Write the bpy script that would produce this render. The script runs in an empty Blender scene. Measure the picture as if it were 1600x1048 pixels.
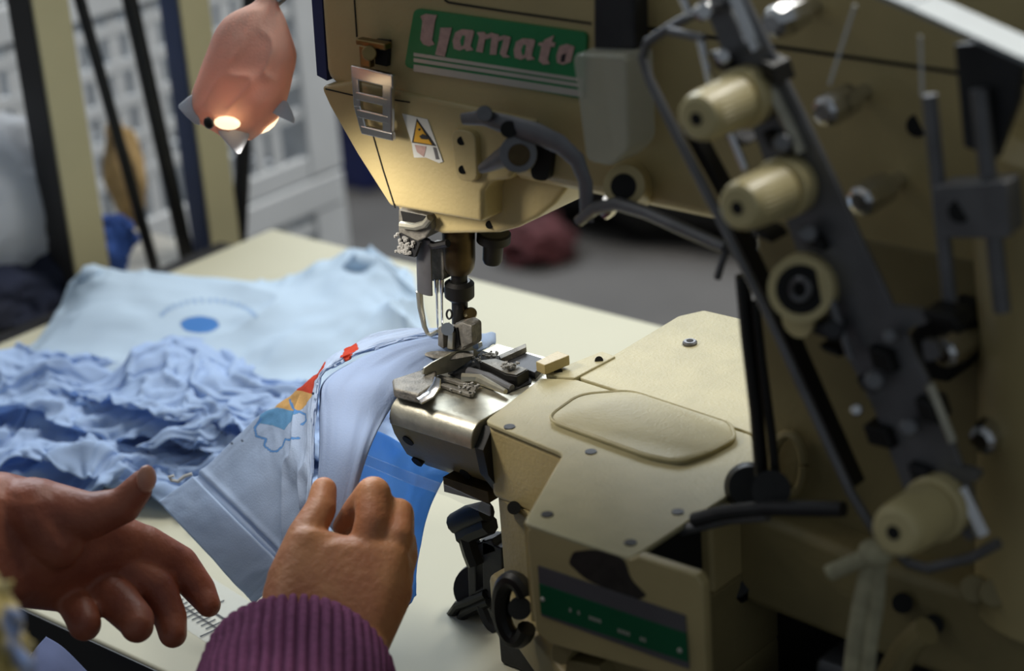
import bpy, bmesh, math, random
import numpy as np
from mathutils import Vector, Matrix

# ------------------------------------------------------------------ camera, world, lights, exposure
FPX = 3300.0                                    # focal length in pixels of a 1600x1048 frame
TH, RO, HD = math.radians(22.95), math.radians(-4.35), math.radians(42.0)
_h = np.array([-math.sin(HD), math.cos(HD), 0]); _r = np.array([math.cos(HD), math.sin(HD), 0]); _u = np.array([0, 0, 1.0])
CF = _h*math.cos(TH) - _u*math.sin(TH); _U0 = _h*math.sin(TH) + _u*math.cos(TH)
CR = _r*math.cos(RO) + _U0*math.sin(RO); CU = -_r*math.sin(RO) + _U0*math.cos(RO)
def ray(px, py): return CF + CR*(px-800)/FPX - CU*(py-524)/FPX
CC = -1.2*ray(715, 560)
def P(px, py, **k):
    """measured point: the place on a real plane (x=, y=, z=) or at a distance (d=)"""
    a, v = list(k.items())[0]; d = ray(px, py)
    if a == 'd': return CC + d*v
    i = 'xyz'.index(a); return CC + d*(v-CC[i])/d[i]
def PL(pts, **k): return [P(x, y, **k) for x, y in pts]

S = bpy.context.scene
COL = S.collection
cam_d = bpy.data.cameras.new('camera'); cam = bpy.data.objects.new('camera', cam_d); COL.objects.link(cam)
cam_d.sensor_width = 36; cam_d.lens = FPX/1600*36; cam_d.clip_start = .02; cam_d.clip_end = 60
m = Matrix(((CR[0], CU[0], -CF[0], CC[0]), (CR[1], CU[1], -CF[1], CC[1]), (CR[2], CU[2], -CF[2], CC[2]), (0, 0, 0, 1)))
cam.matrix_world = m
cam_d.dof.use_dof = True; cam_d.dof.focus_distance = 1.175; cam_d.dof.aperture_fstop = 5.6
S.camera = cam

w = bpy.data.worlds.new('world'); S.world = w; w.use_nodes = True
w.node_tree.nodes['Background'].inputs[0].default_value = (.80, .90, 1.0, 1)
w.node_tree.nodes['Background'].inputs[1].default_value = .18
def area(name, loc, target, size, energy, col):
    l = bpy.data.lights.new(name, 'AREA'); l.shape = 'RECTANGLE'; l.size, l.size_y = size; l.energy = energy; l.color = col
    o = bpy.data.objects.new(name, l); COL.objects.link(o); o.location = loc
    o.rotation_euler = (Vector(target)-Vector(loc)).to_track_quat('-Z', 'Y').to_euler()
    return o
area('window_light', (-2.6, 1.9, 1.9), (-.3, .1, -.1), (2.4, 1.6), 118, (.84, .92, 1))
area('ceiling_tube_light', (-.1, 1.5, 2.1), (-.3, .15, -.2), (1.4, .3), 20, (1, .98, .92))
area('ceiling_tube_light_2', (-2.0, -.9, 2.1), (-.1, -.05, 0), (1.4, .3), 3, (1, .97, .90))
area('crate_fill_light', (.3, 1.6, 1.9), (-.95, .5, -.1), (1.4, .3), 36, (1, .98, .92))  # added fill lamp that brightens the crates and the background
S.view_settings.view_transform = 'Standard'; S.view_settings.look = 'None'
S.view_settings.exposure = 0.0; S.view_settings.gamma = 1.0
S.view_settings.use_curve_mapping = False

# ------------------------------------------------------------------ materials
def lin(c):
    return tuple((x/255/12.92 if x/255 <= .04045 else ((x/255+.055)/1.055)**2.4) for x in c)
def mat(name, rgb, rough=.5, metal=0, var=.12, scale=40, bump=0, bscale=300, spec=.5, trans=0, sss=0, coat=0, alpha=1, detail=4, rgb2=None):
    m = bpy.data.materials.new(name); m.use_nodes = True; nt = m.node_tree; b = nt.nodes['Principled BSDF']
    c = lin(rgb); c2 = lin(rgb2) if rgb2 else tuple(x*(1-var*2) for x in c)
    tc = nt.nodes.new('ShaderNodeTexCoord')
    n = nt.nodes.new('ShaderNodeTexNoise'); n.inputs['Scale'].default_value = scale; n.inputs['Detail'].default_value = detail
    nt.links.new(tc.outputs['Object'], n.inputs['Vector'])
    r = nt.nodes.new('ShaderNodeValToRGB'); r.color_ramp.elements[0].position = .35; r.color_ramp.elements[1].position = .65
    r.color_ramp.elements[0].color = (*c2, 1); r.color_ramp.elements[1].color = (*c, 1)
    nt.links.new(n.outputs['Fac'], r.inputs['Fac']); nt.links.new(r.outputs['Color'], b.inputs['Base Color'])
    b.inputs['Roughness'].default_value = rough; b.inputs['Metallic'].default_value = metal
    b.inputs['Specular IOR Level'].default_value = spec
    b.inputs['Transmission Weight'].default_value = trans
    b.inputs['Coat Weight'].default_value = coat; b.inputs['Alpha'].default_value = alpha
    if sss:
        b.inputs['Subsurface Weight'].default_value = sss; b.inputs['Subsurface Radius'].default_value = (.012, .005, .003); b.inputs['Subsurface Scale'].default_value = .5
    if bump:
        n2 = nt.nodes.new('ShaderNodeTexNoise'); n2.inputs['Scale'].default_value = bscale; n2.inputs['Detail'].default_value = 3
        nt.links.new(tc.outputs['Object'], n2.inputs['Vector'])
        bp = nt.nodes.new('ShaderNodeBump'); bp.inputs['Strength'].default_value = bump; bp.inputs['Distance'].default_value = .001
        nt.links.new(n2.outputs['Fac'], bp.inputs['Height']); nt.links.new(bp.outputs['Normal'], b.inputs['Normal'])
    return m
def cloth_mat(name, rgb, attr=False, transl=.35, rough=.85):
    m = mat(name, rgb, rough=rough, var=.03, scale=14, bump=.25, bscale=900, spec=.15)
    nt = m.node_tree; b = nt.nodes['Principled BSDF']; out = nt.nodes['Material Output']
    t = nt.nodes.new('ShaderNodeBsdfTranslucent'); mx = nt.nodes.new('ShaderNodeMixShader'); mx.inputs[0].default_value = transl
    src = b.inputs['Base Color'].links[0].from_socket
    if attr:
        a = nt.nodes.new('ShaderNodeVertexColor'); a.layer_name = 'print'
        mul = nt.nodes.new('ShaderNodeMix'); mul.data_type = 'RGBA'
        nt.links.new(a.outputs['Alpha'], mul.inputs['Factor']); nt.links.new(src, mul.inputs['A']); nt.links.new(a.outputs['Color'], mul.inputs['B'])
        src = mul.outputs['Result']; nt.links.new(src, b.inputs['Base Color'])
    nt.links.new(src, t.inputs['Color'])
    nt.links.new(b.outputs[0], mx.inputs[1]); nt.links.new(t.outputs[0], mx.inputs[2]); nt.links.new(mx.outputs[0], out.inputs['Surface'])
    return m
M = dict(
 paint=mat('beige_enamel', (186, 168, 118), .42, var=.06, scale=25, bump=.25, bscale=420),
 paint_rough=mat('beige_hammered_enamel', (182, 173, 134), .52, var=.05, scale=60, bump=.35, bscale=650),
 paint_dark=mat('dark_beige_enamel', (146, 132, 90), .5, var=.12, scale=18, bump=.3),  # darker, blotchier tone of the beige enamel
 steel=mat('brushed_steel', (190, 186, 168), .36, .75, var=.12, scale=120, bump=.1, bscale=500),
 worn=mat('worn_dusty_steel', (138, 134, 124), .55, .3, var=.22, scale=160, bump=.5, bscale=700),
 chrome=mat('chrome', (215, 215, 215), .22, 1, var=.03),
 grey=mat('dull_grey_metal', (122, 122, 124), .45, .6, var=.1, scale=60),
 darkgrey=mat('dark_grey_metal', (58, 58, 60), .5, .5, var=.15, scale=50, bump=.2),
 black=mat('black_oxide', (30, 29, 27), .45, .3, var=.2, scale=50),
 hole=mat('black_recess', (14, 13, 11), .8, var=.1),
 bronze=mat('oiled_bronze', (84, 70, 46), .38, .8, var=.2, scale=80),
 brass=mat('dull_brass', (150, 128, 84), .35, 1, var=.15),
 green=mat('green_enamel', (24, 128, 72), .35, var=.05),
 darkgreen=mat('dark_green_enamel', (10, 92, 56), .4, var=.05),
 silver=mat('silver_print', (196, 190, 178), .4, .3, var=.05),
 greyplate=mat('grey_label', (104, 102, 104), .45, .3, var=.08),
 white=mat('white_print', (222, 222, 214), .5, var=.05),
 yellow=mat('yellow_print', (222, 166, 24), .5, var=.05),
 pink=mat('pink_lamp_tinted_print', (196, 160, 150), .5, var=.1, scale=300),  # the lamp's warm light is put into the lettering's pink
 ivory=mat('ivory_plastic', (206, 190, 138), .38, var=.06, scale=50, spec=.5),
 navy=mat('navy_edge', (30, 40, 92), .5, var=.1),
 table=mat('cream_laminate', (194, 191, 168), .55, var=.02, scale=6, spec=.2),
 table2=mat('grey_laminate', (190, 188, 180), .5, var=.05, scale=5),
 ink=mat('black_ink', (24, 24, 26), .6, var=.05),
 crate=mat('white_plastic', (214, 218, 222), .5, var=.04, scale=10),
 plate=mat('pale_satin_plate', (150, 155, 157), .5, .4, var=.06),
 floor=mat('grey_concrete', (98, 94, 90), .6, var=.25, scale=1.6, bump=.2, bscale=20, detail=6),
 wall=mat('pale_plaster', (190, 190, 186), .8, var=.05, scale=3),
 postbeige=mat('beige_post', (176, 168, 132), .5, var=.04, scale=10),
 postdark=mat('dark_post', (44, 42, 42), .5, var=.1, scale=10),
 postnavy=mat('navy_post', (64, 78, 118), .5, var=.1, scale=10),
 rope=mat('cream_cotton_tape', (178, 172, 140), .9, var=.15, scale=90, bump=.4, bscale=700),
 skin=mat('skin', (186, 130, 88), .5, var=.1, scale=55, bump=.45, bscale=300, sss=.12, rgb2=(170, 110, 74)),
 skin2=mat('shaded_palm_skin', (164, 96, 68), .5, var=.1, scale=45, bump=.45, bscale=300, sss=.12, rgb2=(138, 74, 52)),  # palm skin with the shade on this hand put into its colour
 nail=mat('nail', (206, 150, 126), .3, var=.04),
 purple=mat('purple_knit', (112, 60, 92), .9, var=.14, scale=260, bump=.6, bscale=900, spec=.1),
 lapcloth=mat('dull_blue_cloth', (84, 94, 130), .9, var=.05),
 trousers=mat('dark_brown_cloth', (56, 40, 34), .9, var=.1, scale=80),
 lint=mat('grey_lint', (176, 174, 168), 1, var=.2, scale=400, bump=1, bscale=900),
 threadw=mat('white_thread', (214, 214, 210), .7, var=.05),
 navycloth=mat('navy_cloth', (58, 64, 88), .9, var=.3, scale=22, bump=.5, bscale=60),
 bluescrap=mat('bright_blue_cloth', (54, 92, 172), .8, var=.15, scale=30),
 orange=mat('orange_yarn', (196, 164, 112), .9, var=.2, scale=40),
 red=mat('dull_red_cloth', (84, 38, 40), .9, var=.2, scale=12),
 teal=mat('pale_teal_label', (150, 200, 180), .4, var=.08, scale=30),
 cloth=cloth_mat('pale_blue_jersey', (196, 214, 238)),
 clothp=cloth_mat('pale_blue_printed_jersey', (192, 210, 236), attr=True, transl=.25),
 flapcloth=cloth_mat('pale_blue_jersey_back', (178, 198, 230)),
 cloth2=cloth_mat('pale_blue_jersey_shirt', (206, 226, 244), attr=True, transl=.25),
 pile=cloth_mat('blue_jersey_bundle', (190, 214, 247), transl=.3),
 cloth3=cloth_mat('backlit_blue_jersey', (150, 200, 255), transl=.75),  # window light through the pale cloth is put into this brighter blue
 bag=cloth_mat('white_plastic_bag', (226, 230, 236), transl=.3, rough=.35),
 shade=cloth_mat('peach_gauze', (232, 196, 180), transl=.22),
)
def glassy(name, rgb, alpha, rough):
    m = mat(name, rgb, rough, var=.03); m.node_tree.nodes['Principled BSDF'].inputs['Alpha'].default_value = alpha; return m
M['frost'] = glassy('frosted_plastic', (206, 206, 188), .50, .35)
M['clear'] = glassy('clear_plastic', (210, 220, 235), .10, .25)
def emit(name, rgb, s):
    m = mat(name, rgb, .4); b = m.node_tree.nodes['Principled BSDF']; b.inputs['Emission Color'].default_value = (*lin(rgb), 1); b.inputs['Emission Strength'].default_value = s; return m
M['bulb_glow'] = emit('warm_bulb_glow', (255, 224, 180), 1.6)
def knit():
    m = M['purple']; return m

# ------------------------------------------------------------------ mesh helpers
V = lambda p: np.array(p, float)
class MB:
    def __init__(s): s.v = []; s.f = []
    def add(s, vs, fs):
        o = len(s.v); s.v += [tuple(map(float, p)) for p in vs]; s.f += [tuple(i+o for i in f) for f in fs]; return s
    def prism(s, poly, vec):
        poly = [V(p) for p in poly]; n = len(poly); vec = V(vec)
        nrm = sum((np.cross(poly[i]-poly[0], poly[(i+1) % n]-poly[0]) for i in range(n)), np.zeros(3))
        if nrm @ vec > 0: poly = poly[::-1]
        vs = poly + [p+vec for p in poly]
        fs = [tuple(range(n)), tuple(range(2*n-1, n-1, -1))] + [((i+1) % n, i, i+n, (i+1) % n+n) for i in range(n)]
        return s.add(vs, fs)
    def box(s, a, b):
        (x0, y0, z0), (x1, y1, z1) = a, b
        return s.prism([(x0, y0, z0), (x1, y0, z0), (x1, y1, z0), (x0, y1, z0)], (0, 0, z1-z0))
    def tube(s, pts, r, n=10, cap=True, flat=None):
        """round (or flattened) tube along a path; r is a number or one radius per point"""
        pts = [V(p) for p in pts]; k = len(pts); rs = r if hasattr(r, '__len__') else [r]*k
        up = None; rings = []
        for i in range(k):
            t = pts[min(i+1, k-1)]-pts[max(i-1, 0)]; t = t/np.linalg.norm(t)
            if up is None:
                up = V((0, 0, 1)) if abs(t[2]) < .9 else V((0, 1, 0))
                if flat is not None: up = V(flat)
            a = up - t*(up @ t); a /= np.linalg.norm(a); b = np.cross(t, a); up = a
            fx = 1 if flat is None else .35
            rings.append([pts[i]+(a*math.cos(q)*fx+b*math.sin(q))*rs[i] for q in np.linspace(0, 2*math.pi, n, endpoint=False)])
        vs = [p for R in rings for p in R]
        fs = [(i*n+j, i*n+(j+1) % n, (i+1)*n+(j+1) % n, (i+1)*n+j) for i in range(k-1) for j in range(n)]
        if cap: fs += [tuple(range(n-1, -1, -1)), tuple((k-1)*n+j for j in range(n))]
        return s.add(vs, fs)
    def cyl(s, a, b, r, r2=None, n=20): return s.tube([a, b], [r, r if r2 is None else r2], n)
    def lathe(s, a, b, prof, n=28):
        """profile of (fraction along a-b, radius)"""
        a, b = V(a), V(b); t = (b-a)/np.linalg.norm(b-a); L = b-a
        u = V((0, 0, 1)) if abs(t[2]) < .9 else V((0, 1, 0)); u = u-t*(u@t); u /= np.linalg.norm(u); w_ = np.cross(t, u)
        vs = []; k = len(prof)
        for f, r in prof: vs += [a+L*f+(u*math.cos(q)+w_*math.sin(q))*r for q in np.linspace(0, 2*math.pi, n, endpoint=False)]
        fs = [(i*n+j, i*n+(j+1) % n, (i+1)*n+(j+1) % n, (i+1)*n+j) for i in range(k-1) for j in range(n)]
        fs += [tuple(range(n-1, -1, -1)), tuple((k-1)*n+j for j in range(n))]
        return s.add(vs, fs)
    def ball(s, c, r, n=12):
        c = V(c); r = V(r) if hasattr(r, '__len__') else V((r, r, r)); vs = [c+V((0, 0, r[2]))]
        for i in range(1, n):
            th = math.pi*i/n
            for j in range(2*n): vs.append(c+r*V((math.sin(th)*math.cos(math.pi*j/n), math.sin(th)*math.sin(math.pi*j/n), math.cos(th))))
        vs.append(c-V((0, 0, r[2]))); N = 2*n; fs = [(0, 1+j, 1+(j+1) % N) for j in range(N)]
        for i in range(n-2): fs += [(1+i*N+j, 1+(i+1)*N+j, 1+(i+1)*N+(j+1) % N, 1+i*N+(j+1) % N) for j in range(N)]
        e = len(vs)-1; fs += [(e, 1+(n-2)*N+(j+1) % N, 1+(n-2)*N+j) for j in range(N)]
        return s.add(vs, fs)
ORG = {}
def link(o, name, parent):
    COL.objects.link(o)
    if parent is not None:
        o.parent = parent; ORG[o.name] = ORG[parent.name]
    else: ORG[o.name] = V((0, 0, 0))
    return o
def obj(name, mb, material, parent=None, bevel=0, sharp=35, smooth=True, solid=0, seg=2):
    me = bpy.data.meshes.new(name); off = ORG[parent.name] if parent is not None else V((0, 0, 0))
    me.from_pydata([tuple(V(p)-off) for p in mb.v], [], mb.f); me.update()
    bm = bmesh.new(); bm.from_mesh(me); bmesh.ops.recalc_face_normals(bm, faces=bm.faces); bm.to_mesh(me); bm.free()
    if smooth:
        me.shade_smooth(); me.set_sharp_from_angle(angle=math.radians(sharp))
    me.materials.append(M[material] if isinstance(material, str) else material)
    o = bpy.data.objects.new(name, me); link(o, name, parent)
    if bevel:
        b = o.modifiers.new('bevel', 'BEVEL'); b.width = bevel; b.segments = seg; b.limit_method = 'ANGLE'; b.angle_limit = math.radians(35); b.harden_normals = True
    if solid:
        b = o.modifiers.new('solidify', 'SOLIDIFY'); b.thickness = solid; b.offset = -1
    return o
def tag(o, label, cat=None, group=None, kind=None):
    if label: o['label'] = label
    if cat: o['category'] = cat
    if group: o['group'] = group
    if kind: o['kind'] = kind
    return o
def thing(name, loc, label, cat, group=None):
    o = bpy.data.objects.new(name, None); COL.objects.link(o); o.location = tuple(loc); o.empty_display_size = .02
    ORG[o.name] = V(loc); return tag(o, label, cat, group)
def struct(name, mb, material, **k):
    o = obj(name, mb, material, **k); o['kind'] = 'structure'; return o
def copy_part(src, parent, delta):
    c = src.copy(); COL.objects.link(c); c.parent = parent; ORG[c.name] = ORG[parent.name]
    c.location = Vector(src.location)+Vector(tuple(map(float, delta))); return c
# value noise in numpy
_rng = np.random.RandomState(5); _tab = _rng.rand(64, 64, 64)
def vnoise(x, y, z):
    def g(i, j, k): return _tab[i % 64, j % 64, k % 64]
    x, y, z = np.broadcast_arrays(x, y, z)
    i, j, k = np.floor(x).astype(int), np.floor(y).astype(int), np.floor(z).astype(int); fx, fy, fz = x-i, y-j, z-k
    s = lambda t: t*t*t*(t*(6*t-15)+10)
    fx, fy, fz = s(fx), s(fy), s(fz); L = lambda a, b, t: a+(b-a)*t
    return L(L(L(g(i, j, k), g(i+1, j, k), fx), L(g(i, j+1, k), g(i+1, j+1, k), fx), fy), L(L(g(i, j, k+1), g(i+1, j, k+1), fx), L(g(i, j+1, k+1), g(i+1, j+1, k+1), fx), fy), fz)*2-1
def fbm(x, y, z, o=3): return sum(vnoise(x*2**i+7*i, y*2**i, z*2**i)/2**i for i in range(o))
def ridged(x, y, z, o=2): return sum((1-np.abs(vnoise(x*2**i+3*i, y*2**i, z*2**i)))**2/2**i for i in range(o))
def catmull(G, n, axis):
    """resample control grid along an axis with Catmull-Rom"""
    G = np.moveaxis(np.asarray(G, float), axis, 0); k = len(G)
    A = np.concatenate([[2*G[0]-G[1]], G, [2*G[-1]-G[-2]]]); t = np.linspace(0, k-1, n); i = np.minimum(t.astype(int), k-2); f = (t-i).reshape(-1, *([1]*(G.ndim-1)))
    p0, p1, p2, p3 = A[i], A[i+1], A[i+2], A[i+3]
    R = .5*(2*p1+(p2-p0)*f+(2*p0-5*p1+4*p2-p3)*f*f+(3*p1-p0-3*p2+p3)*f**3)
    return np.moveaxis(R, 0, axis)
def gridnormals(X):
    du = np.gradient(X, axis=1); dv = np.gradient(X, axis=0); n = np.cross(du, dv); return n/np.maximum(np.linalg.norm(n, axis=2, keepdims=True), 1e-9)
def gridmb(X):
    a, b = X.shape[:2]; mb = MB(); mb.v = [tuple(p) for p in X.reshape(-1, 3)]
    mb.f = [(i*b+j, i*b+j+1, (i+1)*b+j+1, (i+1)*b+j) for i in range(a-1) for j in range(b-1)]; return mb
def topx(X):
    q = X-CC; d = q@CF; return 800+FPX*(q@CR)/d, 524-FPX*(q@CU)/d
def inpoly(x, y, poly):
    c = np.zeros(x.shape, bool); n = len(poly)
    for i in range(n):
        (x1, y1), (x2, y2) = poly[i], poly[(i+1) % n]
        cond = ((y1 > y) != (y2 > y)); c ^= cond & (x < (x2-x1)*(y-y1)/((y2-y1) or 1e-9)+x1)
    return c
def dline(x, y, pl):
    D = np.full(x.shape, 1e9)
    for (x1, y1), (x2, y2) in zip(pl[:-1], pl[1:]):
        dx, dy = x2-x1, y2-y1; t = np.clip(((x-x1)*dx+(y-y1)*dy)/(dx*dx+dy*dy+1e-9), 0, 1)
        D = np.minimum(D, np.hypot(x-x1-t*dx, y-y1-t*dy))
    return D
def paint(o, colors):
    """printed colours (rgb 0-255, a) per vertex"""
    a = o.data.color_attributes.new('print', 'FLOAT_COLOR', 'POINT'); a.data.foreach_set('color', np.asarray(colors, np.float32).ravel())
TZ = -.15                                        # table top height

# ------------------------------------------------------------------ the setting
struct('floor', MB().box((-8, -4, -.95), (4, 9, -.9)), 'floor')
struct('wall_back', MB().box((-8, 8.9, -.9), (4, 9, 2.2)), 'wall')
struct('wall_left', MB().box((-8.1, -4, -.9), (-8, 9, 2.2)), 'wall')

# ------------------------------------------------------------------ tables
tb = thing('sewing_table', (-.1, .1, -.9), 'cream laminate sewing table carrying the machine and the blue shirts', 'table')
obj('tabletop', MB().box((-.575, -.17, TZ-.03), (.75, .38, TZ)), 'table', tb, bevel=.003)
for x, y in ((-.5, -.12), (-.5, .33), (.7, -.12), (.7, .33)):
    obj('leg', MB().box((x-.02, y-.02, -.9), (x+.02, y+.02, TZ-.03)), 'grey', tb, bevel=.002)
obj('edge_band', MB().box((-.575, -.1712, TZ-.03), (.75, -.1702, TZ-.001)), 'ink', tb)
sb = thing('side_bench', (-.7, .2, -.9), 'pale grey bench behind the left end of the sewing table', 'bench')
BY = P(240, 362, z=-.185)[1]
obj('benchtop', MB().box((-.84, -.5, -.21), (-.625, BY, -.185)), 'table2', sb, bevel=.003)
for x, y in ((-.80, -.4), (-.66, -.4), (-.80, BY-.04), (-.66, BY-.04)):
    obj('leg', MB().box((x-.015, y-.015, -.9), (x+.015, y+.015, -.21)), 'darkgrey', sb)
obj('edge_rail', MB().box((-.624, -.5, -.205), (-.60, BY-.02, -.165)), 'darkgrey', sb, bevel=.002)
# printed measuring scale on the table
rl = thing('measuring_scale', P(320, 975, z=TZ), 'clear strip with fine black ruler marks lying on the table by the fingers', 'ruler')
def tz(px, py, h=.0006): return P(px, py, z=TZ+h)
r0, r1 = tz(255, 905), tz(480, 1050); dirx = (r1-r0)/np.linalg.norm(r1-r0); diry = np.cross((0, 0, 1), dirx)
obj('strip', MB().prism([r0-diry*.022-(0, 0, .0005), r1-diry*.022-(0, 0, .0005), r1+diry*.022-(0, 0, .0005), r0+diry*.022-(0, 0, .0005)], (0, 0, .0005)), 'clear', rl)
mk = MB()
def stroke(a, b, wd):
    a, b = V(a), V(b); t = (b-a)/np.linalg.norm(b-a); n = np.cross((0, 0, 1), t)*wd/2
    mk.prism([a-n, b-n, b+n, a+n], (0, 0, .0002))
stroke(r0, r1, .0011); stroke(r0-diry*.009, r1-diry*.009, .0008)
L = np.linalg.norm(r1-r0)
for i in range(int(L/.005)):
    a = r0+dirx*.005*i; stroke(a-diry*.004, a-diry*(.014 if i % 5 else .021), .0010)
    if i % 5 == 0: stroke(a+diry*.001, a+diry*.012, .0010)
tag(obj('ruler_marks', mk, 'ink', rl), 'fine black printed graduation marks', kind='stuff')

# ------------------------------------------------------------------ sewing machine
sm = thing('sewing_machine', (.2, .03, TZ), 'beige industrial interlock sewing machine with green name plate on its arm', 'machine')
YF = -.03
def pf(x, y): return P(x, y, y=YF)
# upper casting
arm = [(-.050, YF, .262), (-.055, YF, .163), (-.02, YF, .155), (.064, YF, .150), (.070, YF, .132), (.080, YF, .128), (.30, YF, .128), (.60, YF, .128), (.60, YF, .262)]
obj('arm', MB().prism(arm, (0, .13, 0)), 'paint', sm, bevel=.009, seg=3)
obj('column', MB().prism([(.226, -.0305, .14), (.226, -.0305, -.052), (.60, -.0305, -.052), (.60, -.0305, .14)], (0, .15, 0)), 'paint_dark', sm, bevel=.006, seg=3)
pil = MB().lathe((.385, -.02, -.03), (.385, -.02, .20), [(0, .030), (.02, .040), (.6, .040), (.8, .044), (.97, .038), (1, .030)], 36)
obj('column_bulge', pil, 'paint', sm)
obj('arm_seam', MB().prism([(.16, YF-.0006, .2206), (.6, YF-.0006, .2206), (.6, YF-.0006, .2190), (.16, YF-.0006, .2190)], (0, .0004, 0)), 'hole', sm)
# head
hd_ = [pf(503, 134), pf(517, 165), pf(560, 240), pf(612, 322), pf(757, 347), pf(758, 300), pf(768, 284), pf(800, 280), (.10, YF, .165), (-.03, YF, .168)]
hd_ = [V((p[0], YF-.002, p[2])) for p in hd_]
obj('face_cover', MB().prism(hd_, (0, .105, 0)), 'paint', sm, bevel=.003, seg=3)
und = [P(x, y, y=-.016) for x, y in ((618, 325), (636, 350), (690, 367), (776, 365), (806, 357), (838, 341), (864, 321), (884, 296), (900, 270), (640, 270))]
obj('needle_bar_housing', MB().prism(und, (0, .075, 0)), 'paint', sm, bevel=.003, seg=2)
obj('housing_screw', MB().cyl(P(765, 351, y=-.0168), P(765, 351, y=-.010), .0022), 'hole', sm)
obj('end_gasket', MB().prism([(-.0575, YF+.004, .262), (-.0625, YF+.004, .165), (-.055, YF+.004, .163), (-.049, YF+.004, .262)], (0, .10, 0)), 'navy', sm)
def flat(name, pts, y, thick, material, parent=sm, bevel=0):
    return obj(name, MB().prism([P(a, b, y=y) for a, b in pts], (0, thick, 0)), material, parent, bevel=bevel)
def strip(pts, y, wd, thick=.0006):
    mb = MB(); q = [P(a, b, y=y) for a, b in pts]
    for a, b in zip(q[:-1], q[1:]):
        t = (b-a)/np.linalg.norm(b-a); n = np.cross((0, 1, 0), t)*wd/2; mb.prism([a-n, b-n, b+n, a+n], (0, thick, 0))
    return mb
obj('panel_gap', strip([(582, 210), (598, 265), (617, 325)], -.0325, .0007), 'hole', sm)
obj('panel_gap', strip([(508, 139), (555, 150), (600, 154), (640, 160)], -.0325, .0006), 'hole', sm)
obj('panel_gap', strip([(553, 0), (557, 58)], YF-.0006, .0006), 'hole', sm)
obj('panel_gap', strip([(694, 0), (700, 4), (790, 18), (923, 37)], YF-.0006, .0010), 'hole', sm)
# name plate
def c9(x, y): return (620+x*.19375, y*.19375)
def rounded(poly, r=.25, n=3):
    out = []; k = len(poly)
    for i in range(k):
        p, a, b = V(poly[i]), V(poly[i-1]), V(poly[(i+1) % k])
        la, lb = np.linalg.norm(a-p), np.linalg.norm(b-p); q = min(r, la*.45, lb*.45) if r > 1 else min(la, lb)*r
        s0, s1 = p+(a-p)/la*q, p+(b-p)/lb*q
        for t in np.linspace(0, 1, n+1): out.append((1-t)**2*s0+2*t*(1-t)*p+t*t*s1)
    return out
pts = rounded([c9(140, 70), c9(1530, 265), c9(1500, 800), c9(60, 540)], 9)
np_ = flat('name_plate', pts, YF-.0020, .0019, 'green')
tag(np_, 'green enamel name plate with pale lettering and silver lines')
for y0, y1, h in ((425, 452, 0), (468, 498, 0), (520, 575, 0)):
    dx = (1500-120); k = .142
    a = [c9(135 if h == 0 else 160, y0), c9(1500, y0+dx*.145+10), c9(1500, y1+dx*.145+10), c9(135, y1)]
    flat('silver_line', a, YF-.0024, .0004, 'silver', np_)
A = [(450, 330), (470, 262), (520, 236), (610, 244), (622, 258), (592, 375), (618, 404), (560, 412), (548, 392), (505, 408), (458, 392)]
AH = [(520, 375), (510, 330), (528, 285), (548, 290), (536, 365)]
letters = [
 [[(190, 130), (230, 113), (322, 124), (306, 170), (283, 325), (302, 358), (258, 374), (212, 357), (188, 318), (206, 170)], [(350, 224), (442, 224), (426, 292), (385, 458), (308, 442), (336, 330)]],
 [A],
 [[(645, 262), (700, 258), (718, 276), (690, 424), (638, 415), (664, 300)], [(766, 280), (822, 290), (800, 442), (748, 440)], [(866, 300), (917, 310), (882, 440), (912, 462), (858, 464), (830, 432)], [(702, 288), (760, 264), (822, 282), (815, 315), (760, 304), (700, 322)], [(813, 300), (860, 285), (917, 300), (907, 334), (860, 318), (813, 334)]],
 [[(x+492, y+74) for x, y in A]],
 [[(1190, 320), (1268, 285), (1247, 340), (1278, 346), (1270, 377), (1240, 375), (1215, 480), (1232, 515), (1180, 522), (1143, 490), (1166, 372), (1138, 365), (1145, 345), (1180, 342)]],
 [[(1285, 450), (1312, 372), (1370, 355), (1432, 378), (1402, 500), (1340, 522), (1292, 505)]]]
for Lt in letters:
    mb = MB()
    for i_, pg in enumerate(Lt): mb.prism([P(*c9(*q), y=YF-.0026-.00006*i_) for q in pg], (0, .0004, 0))
    obj('letter', mb, 'pink', np_)
for dx, dy in ((0, 0), (492, 74)):
    flat('letter_opening', [c9(x+dx, y+dy) for x, y in AH], YF-.0028, .0002, 'green', np_)
flat('letter_opening', [c9(1318, 500), c9(1330, 440), c9(1365, 430), c9(1350, 500)], YF-.0028, .0002, 'ink', np_)
# warning sticker
def c10(x, y): return (620+x*.0955, 165+y*.0954)
ws = flat('warning_sticker', [c10(*q) for q in ((85, 130), (500, 225), (755, 920), (690, 940), (480, 850), (280, 850), (240, 600))], -.0326, .0004, 'white')
flat('triangle_border', [c10(*q) for q in ((325, 215), (640, 665), (245, 605))], -.0329, .0003, 'ink', ws)
flat('triangle', [c10(*q) for q in ((330, 265), (575, 640), (275, 590))], -.0332, .0003, 'yellow', ws)
flat('hand_symbol', [c10(*q) for q in ((365, 500), (420, 465), (540, 520), (500, 555), (400, 545))], -.0335, .0003, 'ink', ws)
flat('hand_symbol', [c10(*q) for q in ((340, 385), (375, 370), (385, 400), (365, 415))], -.0335, .0003, 'ink', ws)
flat('notice_print', [c10(*q) for q in ((290, 640), (480, 670), (440, 840), (330, 760))], -.0329, .0003, 'pink', ws)
flat('notice_print', [c10(*q) for q in ((590, 680), (640, 690), (690, 880), (640, 880))], -.0329, .0003, 'greyplate', ws)
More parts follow.
